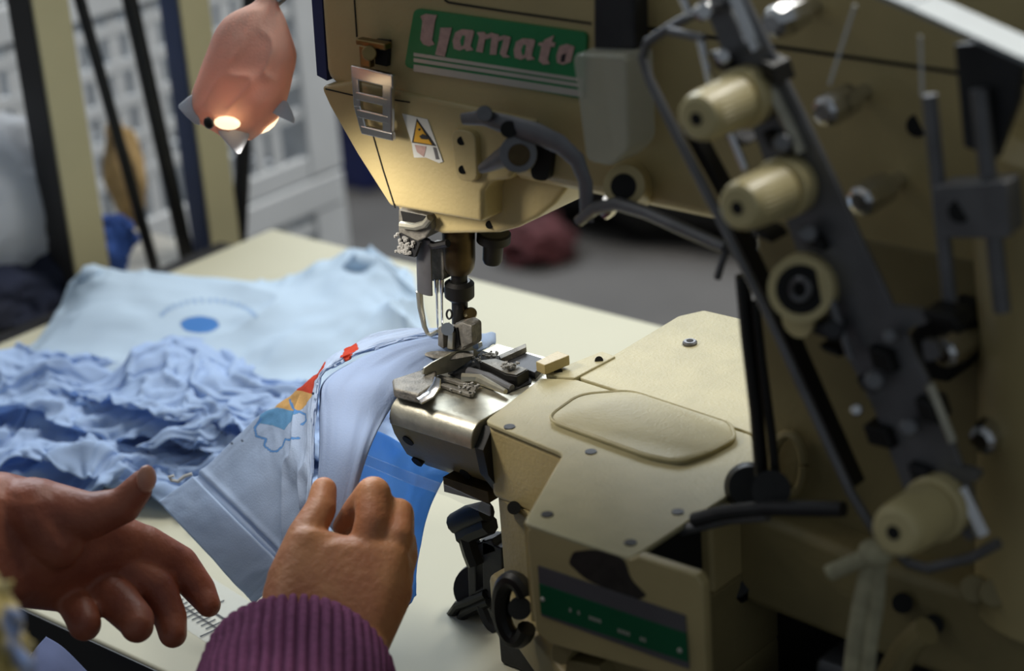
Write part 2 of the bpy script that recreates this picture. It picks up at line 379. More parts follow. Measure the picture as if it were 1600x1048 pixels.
# boss plate with two screws
bp = flat('thread_guide_plate', rounded([(703, 200), (742, 206), (746, 286), (712, 282)], 17, 5), -.036, .005, 'paint', bevel=.001)
for x, y in ((721, 220), (723, 265)): obj('screw', MB().cyl(P(x, y, y=-.0366), P(x, y, y=-.034), .0023), 'hole', bp)
# chrome ladder latch
la = MB()
outer = [(545, 103), (614, 119), (614, 220), (563, 209), (549, 166)]
def barpx(mb, a, b, wpx, y, th):
    a3, b3 = P(*a, y=y), P(*b, y=y); t = (b3-a3)/np.linalg.norm(b3-a3); n = np.cross((0, 1, 0), t)*wpx/2900/2
    mb.prism([a3-n-t*.0005, b3-n+t*.0005, b3+n+t*.0005, a3+n-t*.0005], (0, th, 0))
for k_i, (a, b, wd) in enumerate((((553, 106), (557, 166), 15), ((557, 166), (568, 206), 15), ((604, 120), (604, 214), 20), ((549, 113), (612, 128), 22), ((556, 150), (606, 161), 14), ((558, 177), (606, 188), 14), ((564, 203), (612, 214), 14))):
    barpx(la, a, b, wd, -.0405-.00005*k_i, .003)
lt = obj('latch', la, 'chrome', sm, bevel=.0008); tag(lt, 'shiny ladder shaped chrome latch')
hk = MB(); barpx(hk, (556, 66), (600, 74), 10, -.042, .006); barpx(hk, (568, 74), (570, 104), 22, -.038, .004); hk.cyl(P(577, 83, y=-.044), P(577, 83, y=-.036), .004)
tag(obj('latch_hook', hk, 'brass', sm, bevel=.0008), 'coppery latch hook'); flat('hinge_recess', [(585, 62), (606, 64), (604, 104), (586, 100)], -.0335, .003, 'hole')
# presser lifting lever and its clamp
lv = MB().tube([P(x, y, y=-.05) for x, y in ((722, 186), (755, 184), (795, 196), (840, 209), (876, 226), (902, 250), (915, 285), (917, 345))], [.003, .0042, .0055, .0058, .0056, .0052, .0045, .0042], 12, flat=(0, 1, 0))
l_ = obj('lifter_lever', lv, 'grey', sm); obj('screw', MB().cyl(P(795, 202, y=-.054), P(795, 202, y=-.047), .0042), 'hole', l_)
obj('pivot_knob', MB().cyl(P(757, 178, y=-.056), P(757, 178, y=-.04), .0042), 'grey', l_, bevel=.001)
cl = MB().tube([P(752, 264, y=-.05), P(775, 252, y=-.05), P(800, 238, y=-.05)], [.0026, .0045, .0062], 12)
cl.cyl(P(810, 240, y=-.052), P(810, 240, y=-.033), .0095)
c_ = obj('clamp_lever', cl, 'grey', sm, bevel=.0006); obj('bore', MB().cyl(P(811, 242, y=-.0526), P(811, 242, y=-.05), .0055), 'bronze', c_)
obj('recess', MB().prism([P(x, y, y=-.0345) for x, y in rounded([(828, 226), (862, 232), (856, 284), (830, 280)], 10)], (0, .004, 0)), 'hole', sm)
eb = obj('thread_eye_boss', MB().lathe(P(985, 290, y=-.03), P(975, 290, y=-.05), [(0, .013), (.3, .012), (1, .010)]), 'paint', sm)
obj('bore', MB().cyl(P(974, 291, y=-.0506), P(976, 291, y=-.046), .0062), 'hole', eb)
rd = MB().tube([P(905, 345, y=-.05), P(930, 325, y=-.052), P(965, 318, y=-.055), P(1010, 332, y=-.06), P(1135, 388, y=-.075)], [.003, .0034, .0034, .0032, .003], 12)
rd.tube([P(1135, 386, y=-.075), P(1128, 410, y=-.075), P(1121, 434, y=-.075)], .0018, 8)
obj('lifter_rod', rd, 'grey', sm)
obj('rod_clip', MB().tube([P(945, 335, y=-.052), P(955, 328, y=-.052), P(962, 318, y=-.054), P(948, 312, y=-.052)], .0028, 8), 'chrome', sm)
# frosted guard box and dark bracket on the arm
obj('frosted_guard', MB().prism([P(x, y, y=-.062) for x, y in rounded([(893, 84), (977, 88), (982, 235), (955, 262), (915, 252)], 12)], (0, .022, 0)), 'frost', sm, bevel=.002)
flat('bracket', [(926, -14), (990, -8), (992, 80), (926, 82)], -.05, .012, 'darkgrey', bevel=.002)
# ---- tension unit: inclined rail, frame bar, knobs
YR = -.09
def pr(x, y): return P(x, y, y=YR)
tu = flat('tension_rail', [(1150, -30), (1195, 60), (1250, 170), (1300, 275), (1345, 375), (1405, 500), (1470, 640), (1540, 836), (1512, 846), (1480, 815), (1430, 815), (1365, 640), (1255, 420), (1160, 160), (1100, 10), (1090, -30)], YR, .003, 'grey', bevel=.0006)
tag(tu, 'inclined dark grey tension rail')
fb = MB().tube([pr(1135, 5), pr(1095, 16), pr(1045, 44), pr(1012, 66), pr(1004, 90), pr(1015, 125), pr(1060, 215), pr(1130, 350), pr(1200, 490), pr(1260, 620), pr(1330, 770), pr(1372, 838)], .0022, 10)
f_ = obj('frame_bar', fb, 'grey', sm); 
bb = MB()
for a, b in (((1068, 195), (1150, 345)), ((1130, 330), (1230, 545)), ((1210, 490), (1330, 760))):
    barpx(bb, a, b, 13, YR+.004, .008)
obj('inner_bar', bb, 'black', sm)
cp = MB()
for y0, k in (((1052, 150), (1108, 170)), ((1078, 215), (1120, 236)), ((1140, 300), (1188, 325)), ((1190, 400), (1245, 420)), ((1250, 500), (1300, 515)), ((1305, 610), (1365, 625)), ((1330, 690), (1400, 700))): pass
blocks = [(1120, 95, 34, 50), (1195, 110, 30, 56), (1205, 220, 44, 50), (1140, 215, 36, 30), (1185, 365, 30, 34), (1262, 375, 40, 44), (1270, 510, 40, 46), (1290, 545, 36, 30), (1370, 560, 44, 60), (1345, 600, 26, 40), (1365, 680, 50, 56), (1440, 640, 36, 60), (1430, 740, 40, 50), (1465, 495, 66, 40)]
for i, (x, y, a, b) in enumerate(blocks):
    a *= .75; b *= .72; q = [(x-a/2, y-b/2+4), (x+a/2, y-b/2+14), (x+a/2+10, y+b/2+4), (x-a/2+10, y+b/2-6)]
    obj('thread_guide', MB().prism([P(*v, y=YR-.006) for v in q], (0, .014, 0)), 'black' if i % 3 else 'darkgrey', sm, bevel=.001)
pins = [(1045, 48, 1100, 60), (1094, 60, 1120, 170), (1140, 205, 1165, 265), (1290, 445, 1330, 560), (1060, -20, 1078, 24)]
for i, (a, b, c, d) in enumerate(pins):
    obj('guide_pin', MB().cyl(P(a, b, y=YR-.006), P(c, d, y=YR-.006), .0019, n=10), 'chrome' if i in (1, 2, 4) else 'grey', sm)
for x, y, r, mt in ((1130, 88, .0026, 'chrome'), (1222, 224, .003, 'grey'), (1262, 365, .003, 'grey'), (1302, 515, .0034, 'darkgrey'), (1366, 595, .0032, 'grey'), (1420, 668, .003, 'grey'), (1390, 525, .0024, 'grey'), (1338, 640, .002, 'chrome'), (1100, 18, .003, 'chrome')):
    obj('guide_stud', MB().lathe(P(x, y, y=YR), P(x, y, y=YR-.010), [(0, r*.8), (.6, r*.8), (.62, r*1.4), (.9, r*1.4), (1, r)], 14), mt, sm)
obj('rail_lug', MB().prism([P(x, y, y=YR-.001) for x, y in rounded([(1385, 478), (1440, 486), (1450, 505), (1420, 512), (1400, 540), (1370, 520)], .3)], (0, .004, 0)), 'grey', sm)
obj('rail_lug', MB().prism([P(x, y, y=YR-.001) for x, y in rounded([(1440, 530), (1465, 536), (1470, 560), (1445, 565)], .3)], (0, .004, 0)), 'grey', sm)
obj('rail_lug', MB().prism([P(x, y, y=YR-.001) for x, y in rounded([(1480, 725), (1530, 738), (1528, 752), (1485, 750)], .3)], (0, .004, 0)), 'grey', sm)
obj('rail_edge', MB().tube([P(x, y, y=YR-.002) for x, y in ((1140, -20), (1165, 40), (1182, 78))], .0034, 8), 'chrome', sm)
obj('rail_edge', MB().tube([P(x, y, y=YR-.002) for x, y in ((1198, 128), (1228, 185), (1252, 238))], .0030, 8), 'steel', sm)
obj('rail_edge', MB().tube([P(x, y, y=YR-.002) for x, y in ((1452, 600), (1488, 690))], .0022, 8), 'steel', sm)
obj('rail_edge', MB().tube([P(x, y, y=YR-.002) for x, y in ((1500, 762), (1536, 835))], .0032, 8), 'chrome', sm)
obj('guide_wire', MB().tube([P(x, y, y=YR-.004) for x, y in ((1560, 848), (1520, 870), (1450, 888), (1420, 880), (1400, 860))], .0024, 8), 'grey', sm)
def knob(fx, fy, rx, ry, r):
    """ivory tension knob: small front at (fx,fy), rear collar at (rx,ry) against the rail"""
    b = P(rx, ry, y=YR); L_ = .043; a = b+V((0, -L_, 0))
    f = P(fx, fy, y=YR-L_); a = f; 
    o = obj('tension_knob', MB().lathe(b, a, [(0, r*1.0), (.05, r*1.10), (.24, r*1.10), (.27, r*1.0), (.275, r*.80), (.325, r*.80), (.33, r*.98), (.60, r*.94), (.90, r*.88), (.97, r*.80), (1, r*.66)], 40), 'ivory', sm, sharp=30)
    ax = (a-b)/np.linalg.norm(a-b)
    obj('bore', MB().cyl(a-ax*.004, a+ax*.0004, r*.24), 'hole', o)
    # moulded ribs round the barrel
    rb = MB()
    u = V((0, 0, 1)); u = u-ax*(u@ax); u /= np.linalg.norm(u); w_ = np.cross(ax, u)
    for q in np.linspace(0, 2*math.pi, 30, endpoint=False):
        n = u*math.cos(q)+w_*math.sin(q); p0 = b+(a-b)*.36+n*r*.945; p1 = b+(a-b)*.88+n*r*.875
        rb.tube([p0, p1], r*.035, 5)
    tag(obj('grip_ribs', rb, 'ivory', o), None, kind='stuff')
    return o
knob(1088, 186, 1176, 146, .0118)
knob(1152, 325, 1240, 286, .0120)
knob(1396, 832, 1474, 786, .0130)
# empty fourth position: ring without its knob
rg = MB().lathe(P(1262, 446, y=YR), P(1250, 452, y=YR-.012), [(0, .015), (.5, .0148), (1, .0142)], 36)
r_ = obj('tension_ring', rg, 'ivory', sm); obj('ring_opening', MB().cyl(P(1251, 452, y=YR-.0126), P(1255, 449, y=YR-.006), .0105, n=28), 'hole', r_)
obj('ring_spring', MB().tube([P(1250+14*math.cos(a), 452+16*math.sin(a), y=YR-.013-.0007*a) for a in np.linspace(0, 9, 30)], .0012, 6), 'grey', r_)
obj('spacer', MB().cyl(P(1245, 500, y=YR-.008), P(1262, 492, y=YR), .008), 'ivory', sm)
# chrome thumb nuts on the casting
for i, (x, y) in enumerate(((1285, 176), (1341, 316), (1472, 554), (1531, 690), (1205, 38))):
    f = P(x, y, y=-.064); t = obj('thumb_nut', MB().lathe(f+V((0, .034, 0)), f, [(0, .004), (.35, .004), (.36, .0072), (.5, .0078), (.8, .0078), (.95, .0066), (1, .004)], 9), 'chrome', sm, sharp=20)
# dark recess behind rail
flat('recess', [(1470, 480), (1505, 490), (1512, 560), (1480, 600), (1432, 590), (1420, 520)], -.05, .02, 'hole', bevel=.002)
# upright guide rods at right with clamp block
YG = -.08
gr = MB().cyl(P(1452, 148, y=YG), P(1486, 484, y=YG), .0032, n=12)
obj('guide_rod', gr, 'grey', sm); obj('guide_rod', MB().cyl(P(1530, 140, y=YG), P(1566, 486, y=YG), .0036, n=12), 'grey', sm)
cb = MB().prism([P(x, y, y=YG-.006) for x, y in rounded([(1455, 292), (1568, 286), (1574, 372), (1462, 372)], 8)], (0, .014, 0))
k_ = obj('clamp_block', cb, 'grey', sm, bevel=.001); obj('bore', MB().cyl(P(1500, 330, y=YG-.0066), P(1500, 330, y=YG), .0048), 'hole', k_)
obj('clamp_wing', MB().prism([P(x, y, y=YG-.009) for x, y in rounded([(1540, 286), (1572, 284), (1578, 372), (1546, 372)], 8)], (0, .004, 0)), 'grey', k_, bevel=.001)
flat('bracket', [(1490, 70), (1604, 60), (1590, 160), (1556, 250), (1505, 230)], -.075, .005, 'darkgrey', bevel=.001)
obj('arm_socket', MB().cyl(P(1434, 196, y=-.0306), P(1434, 196, y=-.02), .005), 'hole', sm)
# thread stand plate across the top right and top cover label
tp = [P(1330, -28, y=-.095), P(1420, 10, y=-.095), P(1600, 92, y=-.095), P(1680, 130, y=-.095)]
pl_ = MB()
for a, b in zip(tp[:-1], tp[1:]): pl_.prism([a, b, b-V((0, 0, .0025)), a-V((0, 0, .0025))], (0, .02, 0))
obj('eyelet_plate', pl_, 'plate', sm, bevel=.0006)
obj('top_label', MB().box((.30, .01, .2622), (.44, .07, .2632)), 'teal', sm)
obj('top_cover', MB().box((.27, -.02, .258), (.60, .09, .2622)), 'paint', sm, bevel=.002)
for a, b in (((1438, 56), (1441, 150)), ((1336, 8), (1296, 132))):
    obj('thread', MB().cyl(P(*a, y=-.085), P(*b, y=-.085), .0007, n=6), 'threadw', sm)
# hanging thread rods at left of rail
for pts, r in ((((1160, 430), (1168, 520), (1182, 640), (1190, 742)), .0034), (((1180, 470), (1190, 560), (1206, 680), (1214, 760)), .0022)):
    obj('guide_rod', MB().tube([P(x, y, y=-.075) for x, y in pts], r, 8), 'black', sm)
obj('pivot_bracket', MB().cyl(P(1205, 765, y=-.085), P(1205, 765, y=-.06), .009), 'black', sm)
obj('push_rod', MB().tube([P(1085, 812, y=-.09), P(1130, 800, y=-.09), P(1200, 793, y=-.09), P(1318, 795, y=-.09)], .0036, 10), 'darkgrey', sm)
obj('push_rod', MB().tube([P(1060, 830, y=-.088), P(1140, 810, y=-.088), P(1200, 805, y=-.088)], .0028, 10), 'grey', sm)
obj('column_loop', MB().tube([P(1232+24*math.cos(a), 726+48*math.sin(a), y=-.036) for a in np.linspace(0, 6.2, 24)], .0026, 8), 'paint_dark', sm)
# ---- bed
def zz(x, y, z=0): return P(x, y, z=z)
lidA = rounded([zz(757, 657), zz(845, 590), zz(900, 592), zz(1175, 679), zz(1192, 738), zz(985, 873), zz(818, 816), zz(880, 708)], .07, 3)
lid = obj('bed_cover', MB().prism(lidA, (0, 0, -.003)), 'paint_rough', sm, bevel=.001)
pad = rounded([zz(*q) for q in ((852, 660), (905, 622), (985, 616), (1142, 668), (1150, 690), (1110, 712), (1062, 728), (1010, 718))], .3, 5)
pad2 = [p+V((0, 0, .003)) for p in pad]; cpad = sum(pad2)/len(pad2)
mb = MB(); n = len(pad); mb.add(pad+[p+V((0, 0, .0022)) for p in [cpad+(q-cpad)*.985-V((0, 0, .003)) for q in pad2]]+[cpad+(q-cpad)*.955 for q in pad2], [])
mb.f = [tuple(range(2*n, 3*n))]+[(i, (i+1) % n, n+(i+1) % n, n+i) for i in range(n)]+[(n+i, n+(i+1) % n, 2*n+(i+1) % n, 2*n+i) for i in range(n)]
obj('raised_pad', mb, 'paint_rough', lid)
rim = MB().tube([p+V((0, 0, .0022)) for p in pad]+[pad[0]+V((0, 0, .0022))], .0010, 6); obj('pad_rim', rim, 'paint_rough', lid)
for x, y in ((796, 667), (923, 706), (855, 804), (1059, 800), (985, 848)):
    p = zz(x, y); s_ = obj('screw', MB().cyl(p+V((0, 0, -.001)), p+V((0, 0, .0005)), .0030), 'darkgrey', lid)
far = rounded([zz(902, 589), zz(955, 556), zz(1060, 493), zz(1100, 484), zz(1196, 506), (.235, .06, 0), (.235, -.02, 0), zz(1177, 677)], .1, 4)
fl_ = obj('rear_bed_cover', MB().prism(far, (0, 0, -.012)), 'paint_rough', sm, bevel=.001)
p = zz(1078, 537); obj('screw', MB().lathe(p, p+V((0, 0, .002)), [(0, .0042), (.6, .0042), (1, .0034)]), 'grey', fl_); obj('screw_socket', MB().cyl(p+V((0, 0, .0015)), p+V((0, 0, .0022)), .002), 'hole', fl_)
bodyA = [zz(757, 657), zz(845, 590), zz(1150, 672), (.228, -.02, 0), (.228, -.075, 0), (.165, -.075, 0), zz(880, 708)]
obj('bed_body', MB().prism([V((p[0], p[1]+.001, -.0032)) for p in bodyA], (0, 0, -.043)), 'paint', sm, bevel=.003)
low = [(.069, -.051, -.045), (.100, -.062, -.045), (.128, -.0625, -.045), (.162, -.11, -.045), (.228, -.11, -.045), (.228, .03, -.045), (.085, .03, -.045)]
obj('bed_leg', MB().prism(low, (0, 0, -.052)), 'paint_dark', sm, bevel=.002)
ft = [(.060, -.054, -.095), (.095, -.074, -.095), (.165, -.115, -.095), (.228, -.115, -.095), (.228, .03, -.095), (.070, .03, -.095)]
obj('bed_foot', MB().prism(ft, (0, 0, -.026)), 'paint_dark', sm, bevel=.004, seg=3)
obj('screw', MB().cyl(P(803, 793, y=-.064), P(803, 793, y=-.056), .0036), 'hole', sm)
bs = [(.0655, -.056, -.1215), (.63, -.055, -.1215), (.63, .16, -.1215), (.069, .16, -.1215)]
obj('base', MB().prism(bs, (0, 0, -.0283)), 'darkgrey', sm, bevel=.002)
obj('base_shade_block', MB().prism([(.15, -.126, -.10), (.64, -.126, -.10), (.64, -.056, -.10), (.15, -.056, -.10)], (0, 0, -.0497)), 'darkgrey', sm, bevel=.004)  # added dark block, stands in for the shade on the table here
obj('gap_shade_block', MB().box((.16, -.02, -.1214), (.64, .15, -.0525)), 'black', sm)  # added black block, fills the gap above the base with shade
obj('base_deck', MB().box((.27, -.052, -.12), (.62, .14, -.078)), 'grey', sm, bevel=.004)
# front box with the small green label
sd = [V((p[0], p[1], p[2])) for p in (zz(818, 816), zz(880, 708))]
fp = rounded([P(820, 819, y=-.1305), P(985, 874, y=-.1305), P(996, 869, y=-.1305), P(1088, 899, y=-.1305), P(1098, 915, y=-.1305), P(1104, 1075, y=-.1305), P(858, 1006, y=-.1305), P(836, 985, y=-.1305)], .12, 3)
fpl = obj('front_plate', MB().prism(fp, (0, .006, 0)), 'paint', sm, bevel=.0015)
obj('box_side', MB().prism([zz(819, 817, -.0032), zz(880, 709, -.0032), zz(880, 709, -.0032)+V((0, 0, -.05)), zz(819, 817, -.0032)+V((0, 0, -.055))], (.004, .002, 0)), 'paint', sm)
obj('box_inside', MB().box((.178, -.122, -.06), (.222, -.07, -.0035)), 'hole', sm)  # solid black block stands in for the dark of the hollow box
lb = flat('data_plate', [(840, 884), (1070, 962), (1076, 1045), (846, 962)], -.1315, .0009, 'greyplate', fpl)
flat('green_band', [(842, 912), (1072, 990), (1075, 1034), (845, 958)], -.1320, .0005, 'darkgreen', lb)
for a, b, c, d in ((889, 953, 896, 12), (902, 957, 909, 8), (920, 965, 944, 13), (965, 985, 985, 8), (1000, 998, 1010, 8)):
    for k in range(max(1, int((c-a)/5))):
        x = a+5*k; y = b+.34*(x-a)
        flat('print_mark', [(x, y-3), (x+3, y-2), (x+3.4, y+3.5), (x+.4, y+2.5)], -.1323, .0003, 'silver', lb)
for x, y in ((848, 936), (1062, 1016)): obj('rivet', MB().ball(P(x, y, y=-.1322), (.0013, .0008, .0013), 6), 'silver', lb)
stn = flat('oil_stain', rounded([(895, 862), (930, 858), (975, 872), (985, 905), (1010, 930), (1000, 936), (960, 925), (915, 905), (888, 880)], .3), -.1309, .0004, mat('oil_grime', (52, 48, 42), .5, var=.2, scale=200), fpl)
lug = MB().prism([P(x, y, y=-.125) for x, y in rounded([(872, 992), (900, 994), (898, 1010), (880, 1040), (862, 1032), (862, 1008)], .3)], (0, .03, 0)); lug.prism([P(x, y, y=-.12) for x, y in ((885, 1030), (935, 1040), (945, 1070), (880, 1070))], (0, .03, 0))
obj('mount_lug', lug, 'paint_dark', sm, bevel=.002)
crk = MB().tube([P(804+22*math.cos(a), 952+46*math.sin(a)+8*math.cos(a), y=-.10) for a in np.linspace(.5, 5.6, 24)], .005, 10)
crk.cyl(P(812, 950, y=-.104), P(812, 950, y=-.09), .006)
obj('crank_ring', crk, 'black', sm)
# cavity hardware right of the front box
for x, y, r in ((1132, 850, .009), (1140, 895, .016), (1170, 760, .012)):
    obj('cavity_shaft', MB().lathe(P(x, y, y=-.052), P(x, y, y=-.034), [(0, r*.8), (.2, r), (1, r)]), 'black', sm)
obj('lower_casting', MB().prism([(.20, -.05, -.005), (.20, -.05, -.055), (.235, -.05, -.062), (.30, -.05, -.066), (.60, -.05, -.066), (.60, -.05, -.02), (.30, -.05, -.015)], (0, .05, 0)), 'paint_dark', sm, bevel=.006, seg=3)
for x, y in ((1522, 920), (1553, 926)): obj('lug', MB().cyl(P(x, y, y=-.058), P(x, y, y=-.045), .0065), 'paint_dark', sm, bevel=.001)
for x, y in ((1410, 942), (1458, 976)): obj('screw', MB().cyl(P(x, y, y=-.056), P(x, y, y=-.048), .0048), 'hole', sm)
obj('hose', MB().tube([P(x, y, y=-.09) for x, y in ((1380, 1080), (1400, 1040), (1420, 1008), (1440, 990), (1448, 985))], .0065, 10), 'paint_dark', sm)
# ---- cylinder bed (steel) and needle area
def prof(x): return x
yz = [(.030, -.001), (-.052, -.001)]+[(-.052-.0105*math.sin(a), -.0115+.0105*math.cos(a)) for a in np.linspace(.15, math.pi/2, 8)]+[(-.0625, -.0145), (-.056, -.0150), (-.040, -.03), (.030, -.03)]
cb_ = obj('cylinder_bed', MB().prism([(.004, y, z) for y, z in yz], (.060, 0, 0)), 'steel', sm, bevel=.0006)
ca_ = [(-.0565, -.0148), (-.0535, -.026), (-.0455, -.042), (-.030, -.056), (.025, -.056), (.025, -.0148)]
obj('cylinder_casting', MB().prism([(-.003, y, z) for y, z in ca_], (.073, 0, 0)), 'paint_dark', sm, bevel=.001)
pn = V((0, -.016, -.008)); pn /= np.linalg.norm(pn)
for x, y in ((638, 688), (652, 721), (727, 740)):
    d_ = ray(x, y); p = CC+d_*(((V((0, -.0535, -.026))-CC)@pn)/(d_@pn)); obj('casting_hole', MB().cyl(p+pn*.0006, p-pn*.004, .0036), 'hole', sm)
obj('bed_gap_shade', MB().prism([(.0645, y, z) for y, z in ((.02, -.004), (-.052, -.004), (-.0605, -.014), (-.058, -.03), (-.045, -.05), (.02, -.055))], (.006, 0, 0)), 'black', sm)  # black slab stands in for the dark gap between cylinder and lid
obj('casting_strip', MB().prism([P(x, y, y=-.05) for x, y in ((692, 745), (762, 768), (764, 786), (694, 768))], (0, .01, 0)), 'bronze', sm)
obj('clear_guard', MB().prism([P(x, y, y=-.066) for x, y in ((560, 706), (640, 738), (700, 760), (765, 790), (765, 806), (700, 776), (640, 756), (560, 722))], (0, .0008, 0)), 'clear', sm)
# latch block on the cylinder end
lk = MB().prism([zz(614, 607, .001), zz(660, 592, .001), zz(684, 588, .001), zz(680, 615, .001), zz(656, 632, .001), zz(616, 622, .001)], (0, 0, .006))
lo = obj('end_latch', lk, 'worn', sm, bevel=.0015, seg=3)
obj('latch_tab', MB().tube([zz(654, 626, .004), zz(672, 616, .006), zz(682, 602, .010), zz(684, 590, .014)], [.0045, .0045, .004, .003], 10, flat=(0, 0, 1)), 'chrome', lo)
# slotted plate
sp = MB()
for a, b, wd in (((688, 592), (742, 608), .0028), ((692, 605), (735, 619), .0028), ((742, 608), (736, 619), .0030)):
    a3, b3 = zz(*a, .0), zz(*b, .0); t = (b3-a3)/np.linalg.norm(b3-a3); n = np.cross((0, 0, 1), t)*wd/2; sp.prism([a3-n-t*.001, b3-n+t*.001, b3+n+t*.001, a3+n-t*.001], (0, 0, .002))
obj('slotted_plate', sp, 'worn', sm, bevel=.0004)
# throat: dark cavity with feed parts
obj('throat', MB().prism([zz(x, y, -.0012) for x, y in ((700, 585), (740, 545), (835, 575), (830, 600), (792, 616), (715, 592))], (0, 0, .0008)), 'hole', sm)
obj('feed_bar', MB().tube([zz(x, y, .002) for x, y in ((722, 592), (748, 592), (790, 612))], [.0036, .003, .0015], 8), 'steel', sm)
obj('feed_bar', MB().tube([zz(x, y, .001) for x, y in ((732, 581), (765, 590), (800, 606))], [.003, .003, .002], 8), 'grey', sm)
dk = obj('slide_plate', MB().prism([zz(x, y, .006) for x, y in ((749, 565), (774, 562), (826, 577), (808, 588), (790, 585))], (0, 0, -.009)), 'black', sm, bevel=.0004)
obj('slide_plate_top', MB().prism([zz(x, y, .0064) for x, y in ((750, 564), (774, 561), (824, 577), (807, 586), (790, 583))], (0, 0, .0004)), 'worn', dk)
obj('slide_base', MB().prism([zz(x, y, .003) for x, y in ((785, 562), (818, 550), (855, 562), (836, 582))], (0, 0, -.008)), 'darkgrey', sm, bevel=.0004)
obj('edge_guide', MB().prism([zz(780, 563, .003), zz(822, 545, .003), zz(823, 551, .003), zz(783, 569, .003)], (0, 0, .0035)), 'worn', sm, bevel=.0003)
obj('guide_block', MB().prism([zz(838, 580, .003), zz(852, 586, .003), zz(891, 570, .003), zz(872, 563, .003)], (0, 0, .006)), 'paint', sm, bevel=.0006)
na = obj('needle_plate_arm', MB().prism([zz(x, y, .0012) for x, y in ((852, 583), (940, 548), (962, 556), (898, 590), (870, 588))], (0, 0, -.008)), 'paint_rough', sm, bevel=.0008)
for x, y in ((872, 580), (936, 563)): obj('screw', MB().cyl(zz(x, y, .0008), zz(x, y, .0017), .0024), 'hole', na)
# bent guard strip in front of the foot
obj('guard_strip', MB().prism([P(x, y, x=.010) for x, y in ((751, 533), (704, 550), (673, 566), (661, 574), (659, 584), (677, 587), (708, 579), (741, 557), (753, 545))], (.0012, 0, 0)), 'steel', sm, bevel=.0003)
# presser foot and clamp
pfm = MB().tube([P(647, 546, y=-.024), P(660, 549, y=-.022), P(680, 554, y=-.020), P(706, 556, y=-.014), P(740, 552, y=-.006)], [.0012, .0034, .0046, .0046, .003], 12, flat=(0, 0, 1))
obj('presser_foot', pfm, 'worn', sm)
YH = -.012
def hpl(pts, th, y=YH): return MB().prism([P(x, y_, y=y) for x, y_ in pts], (0, th, 0))
ho = obj('foot_holder', hpl(((690, 512), (703, 514), (709, 506), (727, 502), (738, 508), (739, 540), (722, 549), (690, 548), (684, 538)), .009), 'worn', sm, bevel=.0022, seg=3)
obj('side_blade', hpl(((684, 512), (692, 508), (693, 545), (684, 540)), .006, YH-.003), 'worn', ho, bevel=.0005)
obj('holder_jaw', hpl(((700, 516), (708, 520), (707, 546), (698, 545)), .004, YH-.003), 'steel', ho, bevel=.0006)
obj('holder_jaw', hpl(((722, 504), (737, 509), (738, 536), (722, 544)), .004, YH-.003), 'worn', ho, bevel=.0006)
obj('holder_slot', hpl(((709, 514), (714, 512), (718, 540), (711, 546)), .002, YH-.001), 'hole', ho)
obj('ring_screw', MB().tube([P(702+4.2*math.cos(a), 491+7*math.sin(a), y=-.014) for a in np.linspace(0, 6.28, 18)], .0006, 6), 'darkgrey', ho)
obj('thumb_screw', MB().lathe(P(730, 492, y=.004), P(737, 489, y=-.002), [(0, .003), (.2, .0036), (.8, .0036), (1, .0028)]), 'brass', ho)
obj('screw', MB().cyl(P(699, 514, y=-.017), P(699, 514, y=-.008), .0036), 'chrome', ho)
# presser bar
c0 = P(716, 345, y=0); 
def ax(py, px=None): return P(716+(py-350)*.018 if px is None else px, py, y=0)
obj('presser_bar_bush', MB().lathe(ax(345), ax(424), [(0, .0092), (.75, .0092), (.9, .0086), (1, .0070)], 30), 'bronze', sm)
obj('presser_bar', MB().cyl(ax(420), ax(505), .0046, n=20), 'black', sm)
obj('collar', MB().lathe(ax(438), ax(468), [(0, .0060), (.15, .0084), (.8, .0084), (1, .0058)], 24), 'black', sm)
obj('collar_screw', MB().cyl(P(697, 452, y=-.002), P(716, 454, y=0), .003), 'darkgrey', sm)
# needles and their thread cover
nd = MB()
for a, b in (((682, 436), (684, 514)), ((690, 436), (691, 514))):
    p0, p1 = P(*a, y=-.008), P(*b, y=-.008); obj('needle', MB().lathe(p0, p1, [(0, .0014), (.25, .0012), (.3, .0007), (.9, .0006), (1, .0002)], 10), 'chrome', sm)
obj('needle_clamp', MB().prism([P(x, y, y=-.008) for x, y in rounded([(668, 380), (692, 386), (693, 438), (672, 440)], 4)], (0, .008, 0)), 'worn', sm, bevel=.001)
obj('needle_thread_guard', MB().tube([P(x, y, y=-.014) for x, y in ((662, 372), (663, 420), (664, 458))], [.0052, .0056, .0056], 14, flat=(0, 1, 0)), 'grey', sm)
obj('thread_hook', MB().tube([P(x, y, y=-.014) for x, y in ((655, 455), (657, 480), (663, 510), (668, 521), (674, 523), (684, 517))], [.002, .0018, .0014, .0012, .0012, .001], 8), 'steel', sm)
hb = MB().prism([P(x, y, y=-.020) for x, y in ((622, 326), (672, 337), (674, 358), (664, 372), (640, 384), (626, 396), (622, 360))], (0, .012, 0))
h_ = obj('thread_take_up_bracket', hb, 'worn', sm, bevel=.001)
obj('bracket_lip', MB().tube([P(x, y, y=-.022) for x, y in ((627, 351), (650, 354), (664, 350), (672, 340))], .0022, 8), 'steel', h_)
obj('bracket_hollow', MB().prism([P(x, y, y=-.0206) for x, y in ((626, 330), (664, 338), (660, 350), (630, 348))], (0, .001, 0)), 'hole', h_)
obj('bracket_plate', MB().prism([P(x, y, y=-.021) for x, y in ((625, 364), (630, 398), (648, 402), (656, 380))], (0, .002, 0)), 'darkgrey', h_)
obj('guide_hook', MB().tube([P(x, y, y=-.013) for x, y in ((662, 378), (680, 384), (700, 380))], .0022, 8), 'black', sm)
obj('oil_cap', MB().lathe(P(772, 362, y=.012), P(769, 410, y=.012), [(0, .0085), (.05, .0095), (.3, .0095), (.36, .0058), (.9, .0056), (1, .0048)], 26), 'black', sm)
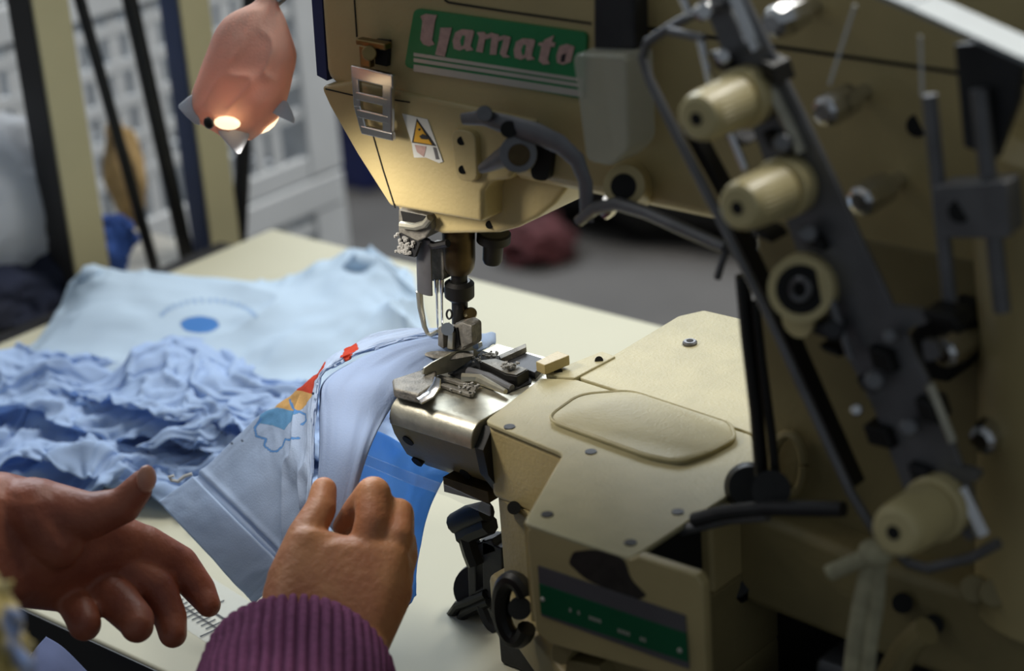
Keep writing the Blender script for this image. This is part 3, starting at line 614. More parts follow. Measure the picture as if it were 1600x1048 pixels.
# black hook mechanism below the cylinder bed
def bk(x, y): return P(x, y, y=-.03)
hm = MB().tube([bk(712, 818), bk(735, 806), bk(760, 798)], [.0065, .0068, .006], 12)
hm.tube([bk(724, 838), bk(740, 828), bk(765, 818)], .0062, 8); hm.tube([bk(730, 835), bk(738, 862), bk(745, 880)], .006, 8)
obj('looper_arm', hm, 'black', sm)
hq = MB()
for a, b, wd in (((737, 864), (772, 852), 12), ((736, 864), (738, 938), 9), ((768, 850), (770, 930), 22), ((738, 935), (765, 925), 10)):
    a3, b3 = bk(*a), bk(*b); t = (b3-a3)/np.linalg.norm(b3-a3); n = np.cross((0, 1, 0), t)*wd/2900; hq.prism([a3-n, b3-n, b3+n, a3+n], (0, .014, 0))
obj('looper_frame', hq, 'darkgrey', sm, bevel=.001)
obj('looper_disc', MB().lathe(P(752, 918, y=-.012), P(745, 920, y=-.022), [(0, .014), (.5, .015), (1, .014)]), 'darkgrey', sm)
obj('release_loop', MB().tube([bk(760, 928), bk(735, 940), bk(716, 946), bk(706, 960), bk(708, 972), bk(718, 972), bk(726, 958), bk(745, 948), bk(765, 940)], .0032, 10), 'black', sm)
obj('return_spring', MB().tube([bk(752, 944), bk(762, 968), bk(775, 985)], .0036, 8), 'darkgrey', sm)
# lint
rnd = random.Random(3); ln = MB()
for cx, cy, z, k, s_ in ((798, 571, .008, 40, 6), (768, 555, .003, 30, 9), (735, 560, .002, 20, 10), (680, 550, .006, 30, 14), (640, 395, .0, 0, 0), (700, 540, .008, 20, 12), (730, 605, .001, 25, 12)):
    for _ in range(k):
        ln.ball(P(cx+rnd.gauss(0, s_), cy+rnd.gauss(0, s_*.35), z=z+abs(rnd.gauss(0, .0008))), (.0006+rnd.random()*.0007,)*3, 3)
for _ in range(40): ln.ball(P(632+rnd.gauss(0, 7), 385+rnd.gauss(0, 9), y=-.022), .0008+rnd.random()*.0006, 3)
tag(obj('lint', ln, 'lint', sm), 'clumps of grey lint', kind='stuff')
# cotton tape tied to the tension rail
tp_ = thing('cotton_tape', P(1372, 862, y=-.11), 'cream cotton tape knotted to the foot of the tension rail', 'tape')
def ribbon(pts, wd, y):
    c = catmull([P(a, b, y=y) for a, b in pts], 24, 0); mb = MB(); k = len(c)
    rows = []
    for i in range(k):
        t = c[min(i+1, k-1)]-c[max(i-1, 0)]; t /= np.linalg.norm(t); n = np.cross((0, 1, 0), t); n /= np.linalg.norm(n)
        rows.append([c[i]+n*wd*s_+V((0, -.0016*math.cos(s_*math.pi), 0)) for s_ in np.linspace(-.5, .5, 7)])
    return gridmb(np.array(rows))
for pts, wd in ((((1364, 868), (1348, 930), (1336, 1000), (1326, 1090)), .0085), (((1374, 868), (1370, 940), (1360, 1000), (1352, 1090)), .0075)):
    obj('strand', ribbon(pts, wd, -.112), 'rope', tp_, solid=.0016)
obj('loose_end', ribbon(((1366, 866), (1340, 876), (1316, 886), (1294, 896)), .0075, -.115), 'rope', tp_, solid=.002)
obj('knot', MB().ball(P(1368, 864, y=-.113), (.008, .006, .006), 10), 'rope', tp_)

# ------------------------------------------------------------------ garment being sewn
gm = thing('child_shirt_in_work', P(520, 700, z=TZ), 'pale blue printed shirt piece held under the presser foot', 'shirt')
LT = [(250, 785, 1.285), (308, 742, 1.28), (385, 668, 1.272), (435, 630, 1.258), (470, 604, 1.242), (492, 586, 1.232), (503, 571, 1.226), (522, 555, 1.221), (548, 541, 1.217), (600, 519, 1.212), (690, 510, 1.205)]
LB = [(400, 940, 1.222), (455, 885, 1.19), (482, 815, 1.160), (487, 772, 1.150), (490, 700, 1.166), (492, 637, 1.180), (499, 592, 1.190), (521, 571, 1.194), (561, 552, 1.197), (640, 530, 1.198), (700, 521, 1.198)]
T_ = np.array(LT); B_ = np.array(LB); rows = []
for t, dp in ((0, 0), (.12, 0), (.35, 0), (.6, 0), (.82, 0), (.93, 0), (.985, .001), (1, .040)):
    R_ = T_*(1-t)+B_*t; R_[:, 2] -= .014*math.sin(math.pi*t)*np.linspace(1, .35, len(T_)); R_[:, 2] += dp*np.array([0, 0, .1, .8, 1, 1, .9, .7, .4, .2, .1]); rows.append(R_)
G = np.array([[P(a, b, d=c) for a, b, c in r] for r in rows])
X = catmull(catmull(G, 260, 0), 420, 1); N = gridnormals(X); N *= np.sign((N*(CC-X)).sum(2, keepdims=True))
uu, vv = np.meshgrid(np.linspace(0, 10, 420), np.linspace(0, 7, 260))
wr = .0010*fbm(uu*1.3+vv*.5, vv*.8-uu*.2, 3.1+0*uu)+.0042*(ridged(uu*1.0+vv*.55, vv*.30-uu*.15, 8+0*uu, 1)-.6)*np.exp(-((uu-2.6)/1.3)**2)*np.clip(vv/1.2, 0, 1)
seam = np.exp(-((uu-1.0)/.04)**2)*-.0012+np.exp(-((uu-1.1)/.06)**2)*.0010
wr *= np.clip((6.4-vv)/.8, 0, 1)
X2 = X+N*(wr+seam)[..., None]
gp = obj('front_panel', gridmb(X2), 'clothp', gm, sharp=180, solid=.0009)
px, py = topx(X); col = np.zeros((*px.shape, 4))
def put(mask, rgb, a=1.0): col[mask, :3] = lin(rgb); col[mask, 3] = a
put(inpoly(px, py, [(510, 566), (493, 596), (489, 616), (462, 616), (466, 600)]), (206, 74, 52))
put(inpoly(px, py, [(466, 610), (490, 616), (484, 625), (466, 644), (430, 638), (440, 612)]), (222, 178, 112))
put(inpoly(px, py, [(433, 637), (450, 640), (470, 643), (443, 671), (425, 664), (404, 661), (410, 645)]), (112, 168, 212))
put(inpoly(px, py, [(531, 562), (540, 543), (556, 532), (560, 544), (545, 560)]), (206, 74, 52))
for ln_ in ([(409, 655), (398, 668), (399, 680), (413, 684), (409, 694), (420, 703), (430, 704), (440, 696), (445, 686), (455, 688), (466, 684)], [(460, 648), (468, 643), (476, 647), (477, 656), (470, 662)], [(452, 624), (456, 636), (465, 643)]):
    put(dline(px, py, ln_) < 1.7, (104, 160, 222))
for sx, sy in ((490, 615), (378, 688), (362, 693)): put(np.hypot(px-sx, py-sy) < 2, (50, 56, 80))
paint(gp, col.reshape(-1, 4))
# right-hand flap folded over the printed part
RT = [(493, 790, 1.150), (499, 700, 1.162), (501, 635, 1.176), (510, 594, 1.186), (566, 558, 1.190), (640, 532, 1.191), (745, 516, 1.197)]
RB = [(534, 850, 1.128), (574, 714, 1.134), (606, 650, 1.158), (640, 602, 1.168), (668, 574, 1.178), (702, 556, 1.186), (748, 544, 1.194)]
T_ = np.array(RT); B_ = np.array(RB); rows = []
for t, dd, sh in ((.0, .045, -1), (.004, -.001, -1), (.05, -.010, 0), (.25, -.015, 0), (.6, -.015, 0), (.88, -.008, 0), (1, .0, 0), (.97, .008, 0)):
    R_ = T_*(1-t)+B_*t; R_[:, 2] += dd*np.array([.8, 1, 1, 1, .6, .4, .3]); R_[:, 0] += sh; rows.append(R_)
Gr = np.array([[P(a, b, d=c) for a, b, c in r] for r in rows])
Xr = catmull(catmull(Gr, 160, 0), 260, 1); Nr = gridnormals(Xr); ur, vr = np.meshgrid(np.linspace(0, 6, 260), np.linspace(0, 7, 160))
obj('folded_flap', gridmb(Xr+Nr*(.0011*fbm(vr*1.1+ur*.2, ur*.35, 6.+0*ur, 2)*np.clip((6-ur)/2, 0, 1))[..., None]), 'flapcloth', gm, sharp=180, solid=.0009)
# hem band: a doubled strip along the free edge
hr = catmull(G[:, :2], 120, 0); hb_ = np.stack([hr[:, 0]+(hr[:, 1]-hr[:, 0])*t for t in np.linspace(-.01, .92, 24)], 1)
hN = gridnormals(hb_); sgn = np.sign((hN*(CC-hb_)).sum(2, keepdims=True)); 
vv2 = np.linspace(0, 4, 120)[:, None]; uu2 = np.linspace(0, 1, 24)[None]
obj('hem', gridmb(hb_+hN*sgn*(.0014+.0006*fbm(vv2*1.5, uu2*1.2, 2.+0*vv2))[..., None]), 'cloth', gm, sharp=180, solid=.001)
obj('loose_thread', MB().tube([P(x, y, d=1.27) for x, y in ((300, 740), (288, 744), (278, 752), (268, 750), (264, 745), (272, 743))], .0012, 6), 'threadw', gm)
# layer of the same garment hanging below the cylinder bed
rb_ = [[(545, 668, 1.22), (590, 672, 1.225), (640, 700, 1.225), (705, 742, 1.215)], [(545, 720, 1.215), (595, 722, 1.22), (645, 735, 1.22), (692, 752, 1.212)], [(560, 790, 1.20), (600, 800, 1.205), (640, 805, 1.21), (668, 812, 1.206)], [(560, 880, 1.185), (600, 890, 1.19), (632, 880, 1.195), (652, 880, 1.198)], [(570, 960, 1.17), (600, 975, 1.175), (630, 955, 1.185), (650, 930, 1.19)]]
Gb = np.array([[P(a, b, d=c) for a, b, c in r] for r in rb_]); Xb = catmull(catmull(Gb, 70, 0), 60, 1); ub, vb = np.meshgrid(np.linspace(0, 3, 60), np.linspace(0, 4, 70))
obj('back_panel', gridmb(Xb+gridnormals(Xb)*(.002*fbm(ub*1.2+vb*.4, vb*.6, 5.+0*ub))[..., None]), 'cloth3', gm, sharp=180, solid=.0008)
# little end of cloth sticking out behind the foot
re_ = [[(690, 514, 1.20), (730, 512, 1.205), (755, 518, 1.21), (774, 522, 1.212)], [(690, 525, 1.195), (735, 526, 1.198), (757, 532, 1.2), (775, 536, 1.205)], [(700, 540, 1.19), (738, 545, 1.192), (756, 545, 1.195), (768, 540, 1.203)]]
Ge = np.array([[P(a, b, d=c) for a, b, c in r] for r in re_]); Xe = catmull(catmull(Ge, 30, 0), 40, 1)
ue, ve = np.meshgrid(np.linspace(0, 3, 40), np.linspace(0, 2, 30))
obj('trailing_edge', gridmb(Xe+gridnormals(Xe)*(.0012*np.sin(ue*4+ve))[..., None]), 'cloth', gm, sharp=180, solid=.0008)

# ------------------------------------------------------------------ flat shirt on the table
fs = thing('flat_shirt', P(300, 520, z=TZ), 'pale blue shirt piece spread flat on the table with a blue oval print', 'shirt')
def tp3(x, y, h): return P(x, y, z=TZ+h)
fr = [
 [(120, 445, .012), (150, 428, .030), (260, 432, .026), (380, 434, .020), (480, 428, .014), (548, 405, .020), (600, 412, .016), (646, 432, .006)],
 [(92, 470, .016), (150, 462, .036), (260, 462, .032), (380, 462, .026), (470, 460, .020), (550, 440, .022), (600, 445, .016), (655, 470, .006)],
 [(50, 540, .010), (120, 520, .030), (230, 512, .034), (360, 512, .030), (460, 508, .024), (550, 490, .020), (610, 490, .012), (668, 505, .004)],
 [(-10, 610, .004), (60, 585, .022), (190, 575, .030), (330, 572, .030), (440, 568, .024), (540, 550, .016), (610, 540, .008), (690, 545, .002)],
 [(-60, 680, .003), (20, 650, .016), (170, 640, .022), (320, 650, .022), (440, 650, .018), (540, 630, .010), (620, 620, .004), (700, 600, .002)],
]
Gf = np.array([[tp3(a, b, c) for a, b, c in r] for r in fr]); Xf = catmull(catmull(Gf, 200, 0), 280, 1)
uf, vf = np.meshgrid(np.linspace(0, 7, 280), np.linspace(0, 4, 200))
hf = .012*ridged(uf*.40+vf*.55, vf*.45-uf*.28, 4.+0*uf, 1)*np.clip((uf-2.2)/2, .15, 1)+.006*fbm(uf*.7, vf*.8, 1.+0*uf)
hf += .0028*ridged(uf*2.6+.4*vf, vf*.35, 9.+0*uf, 1)*np.exp(-(vf/.55)**2)
hf += .003*ridged(uf*1.8, vf*.4, 2.+0*uf, 1)*np.exp(-((uf-6.2)/.5)**2)
Xf[..., 2] = np.maximum(Xf[..., 2]+hf, TZ+.0015)
pxf, pyf = topx(Xf)
fo = obj('body', gridmb(Xf), 'cloth2', fs, sharp=180, solid=.001)
c2 = np.zeros((*pxf.shape, 4)); mk_ = ((pxf-312)/30)**2+((pyf-507)/13)**2 < 1; c2[mk_, :3] = lin((84, 142, 214)); c2[mk_, 3] = 1
for a in np.linspace(math.pi*1.12, math.pi*1.9, 17):
    x, y = 325+78*math.cos(a), 505+36*math.sin(a); k = (np.abs(pxf-x) < 3.2) & (np.abs(pyf-y) < 3.2); c2[k, :3] = lin((150, 186, 230)); c2[k, 3] = .8
paint(fo, c2.reshape(-1, 4))
obj('corner_fold', MB().tube([tp3(540, 420, .022), tp3(556, 408, .028), tp3(585, 414, .022), tp3(622, 424, .012)], [.004, .008, .008, .004], 12), 'cloth2', fs)
obj('corner_fold', MB().tube([tp3(118, 446, .016), tp3(140, 430, .034), tp3(156, 432, .034)], [.004, .008, .005], 12), 'cloth2', fs)

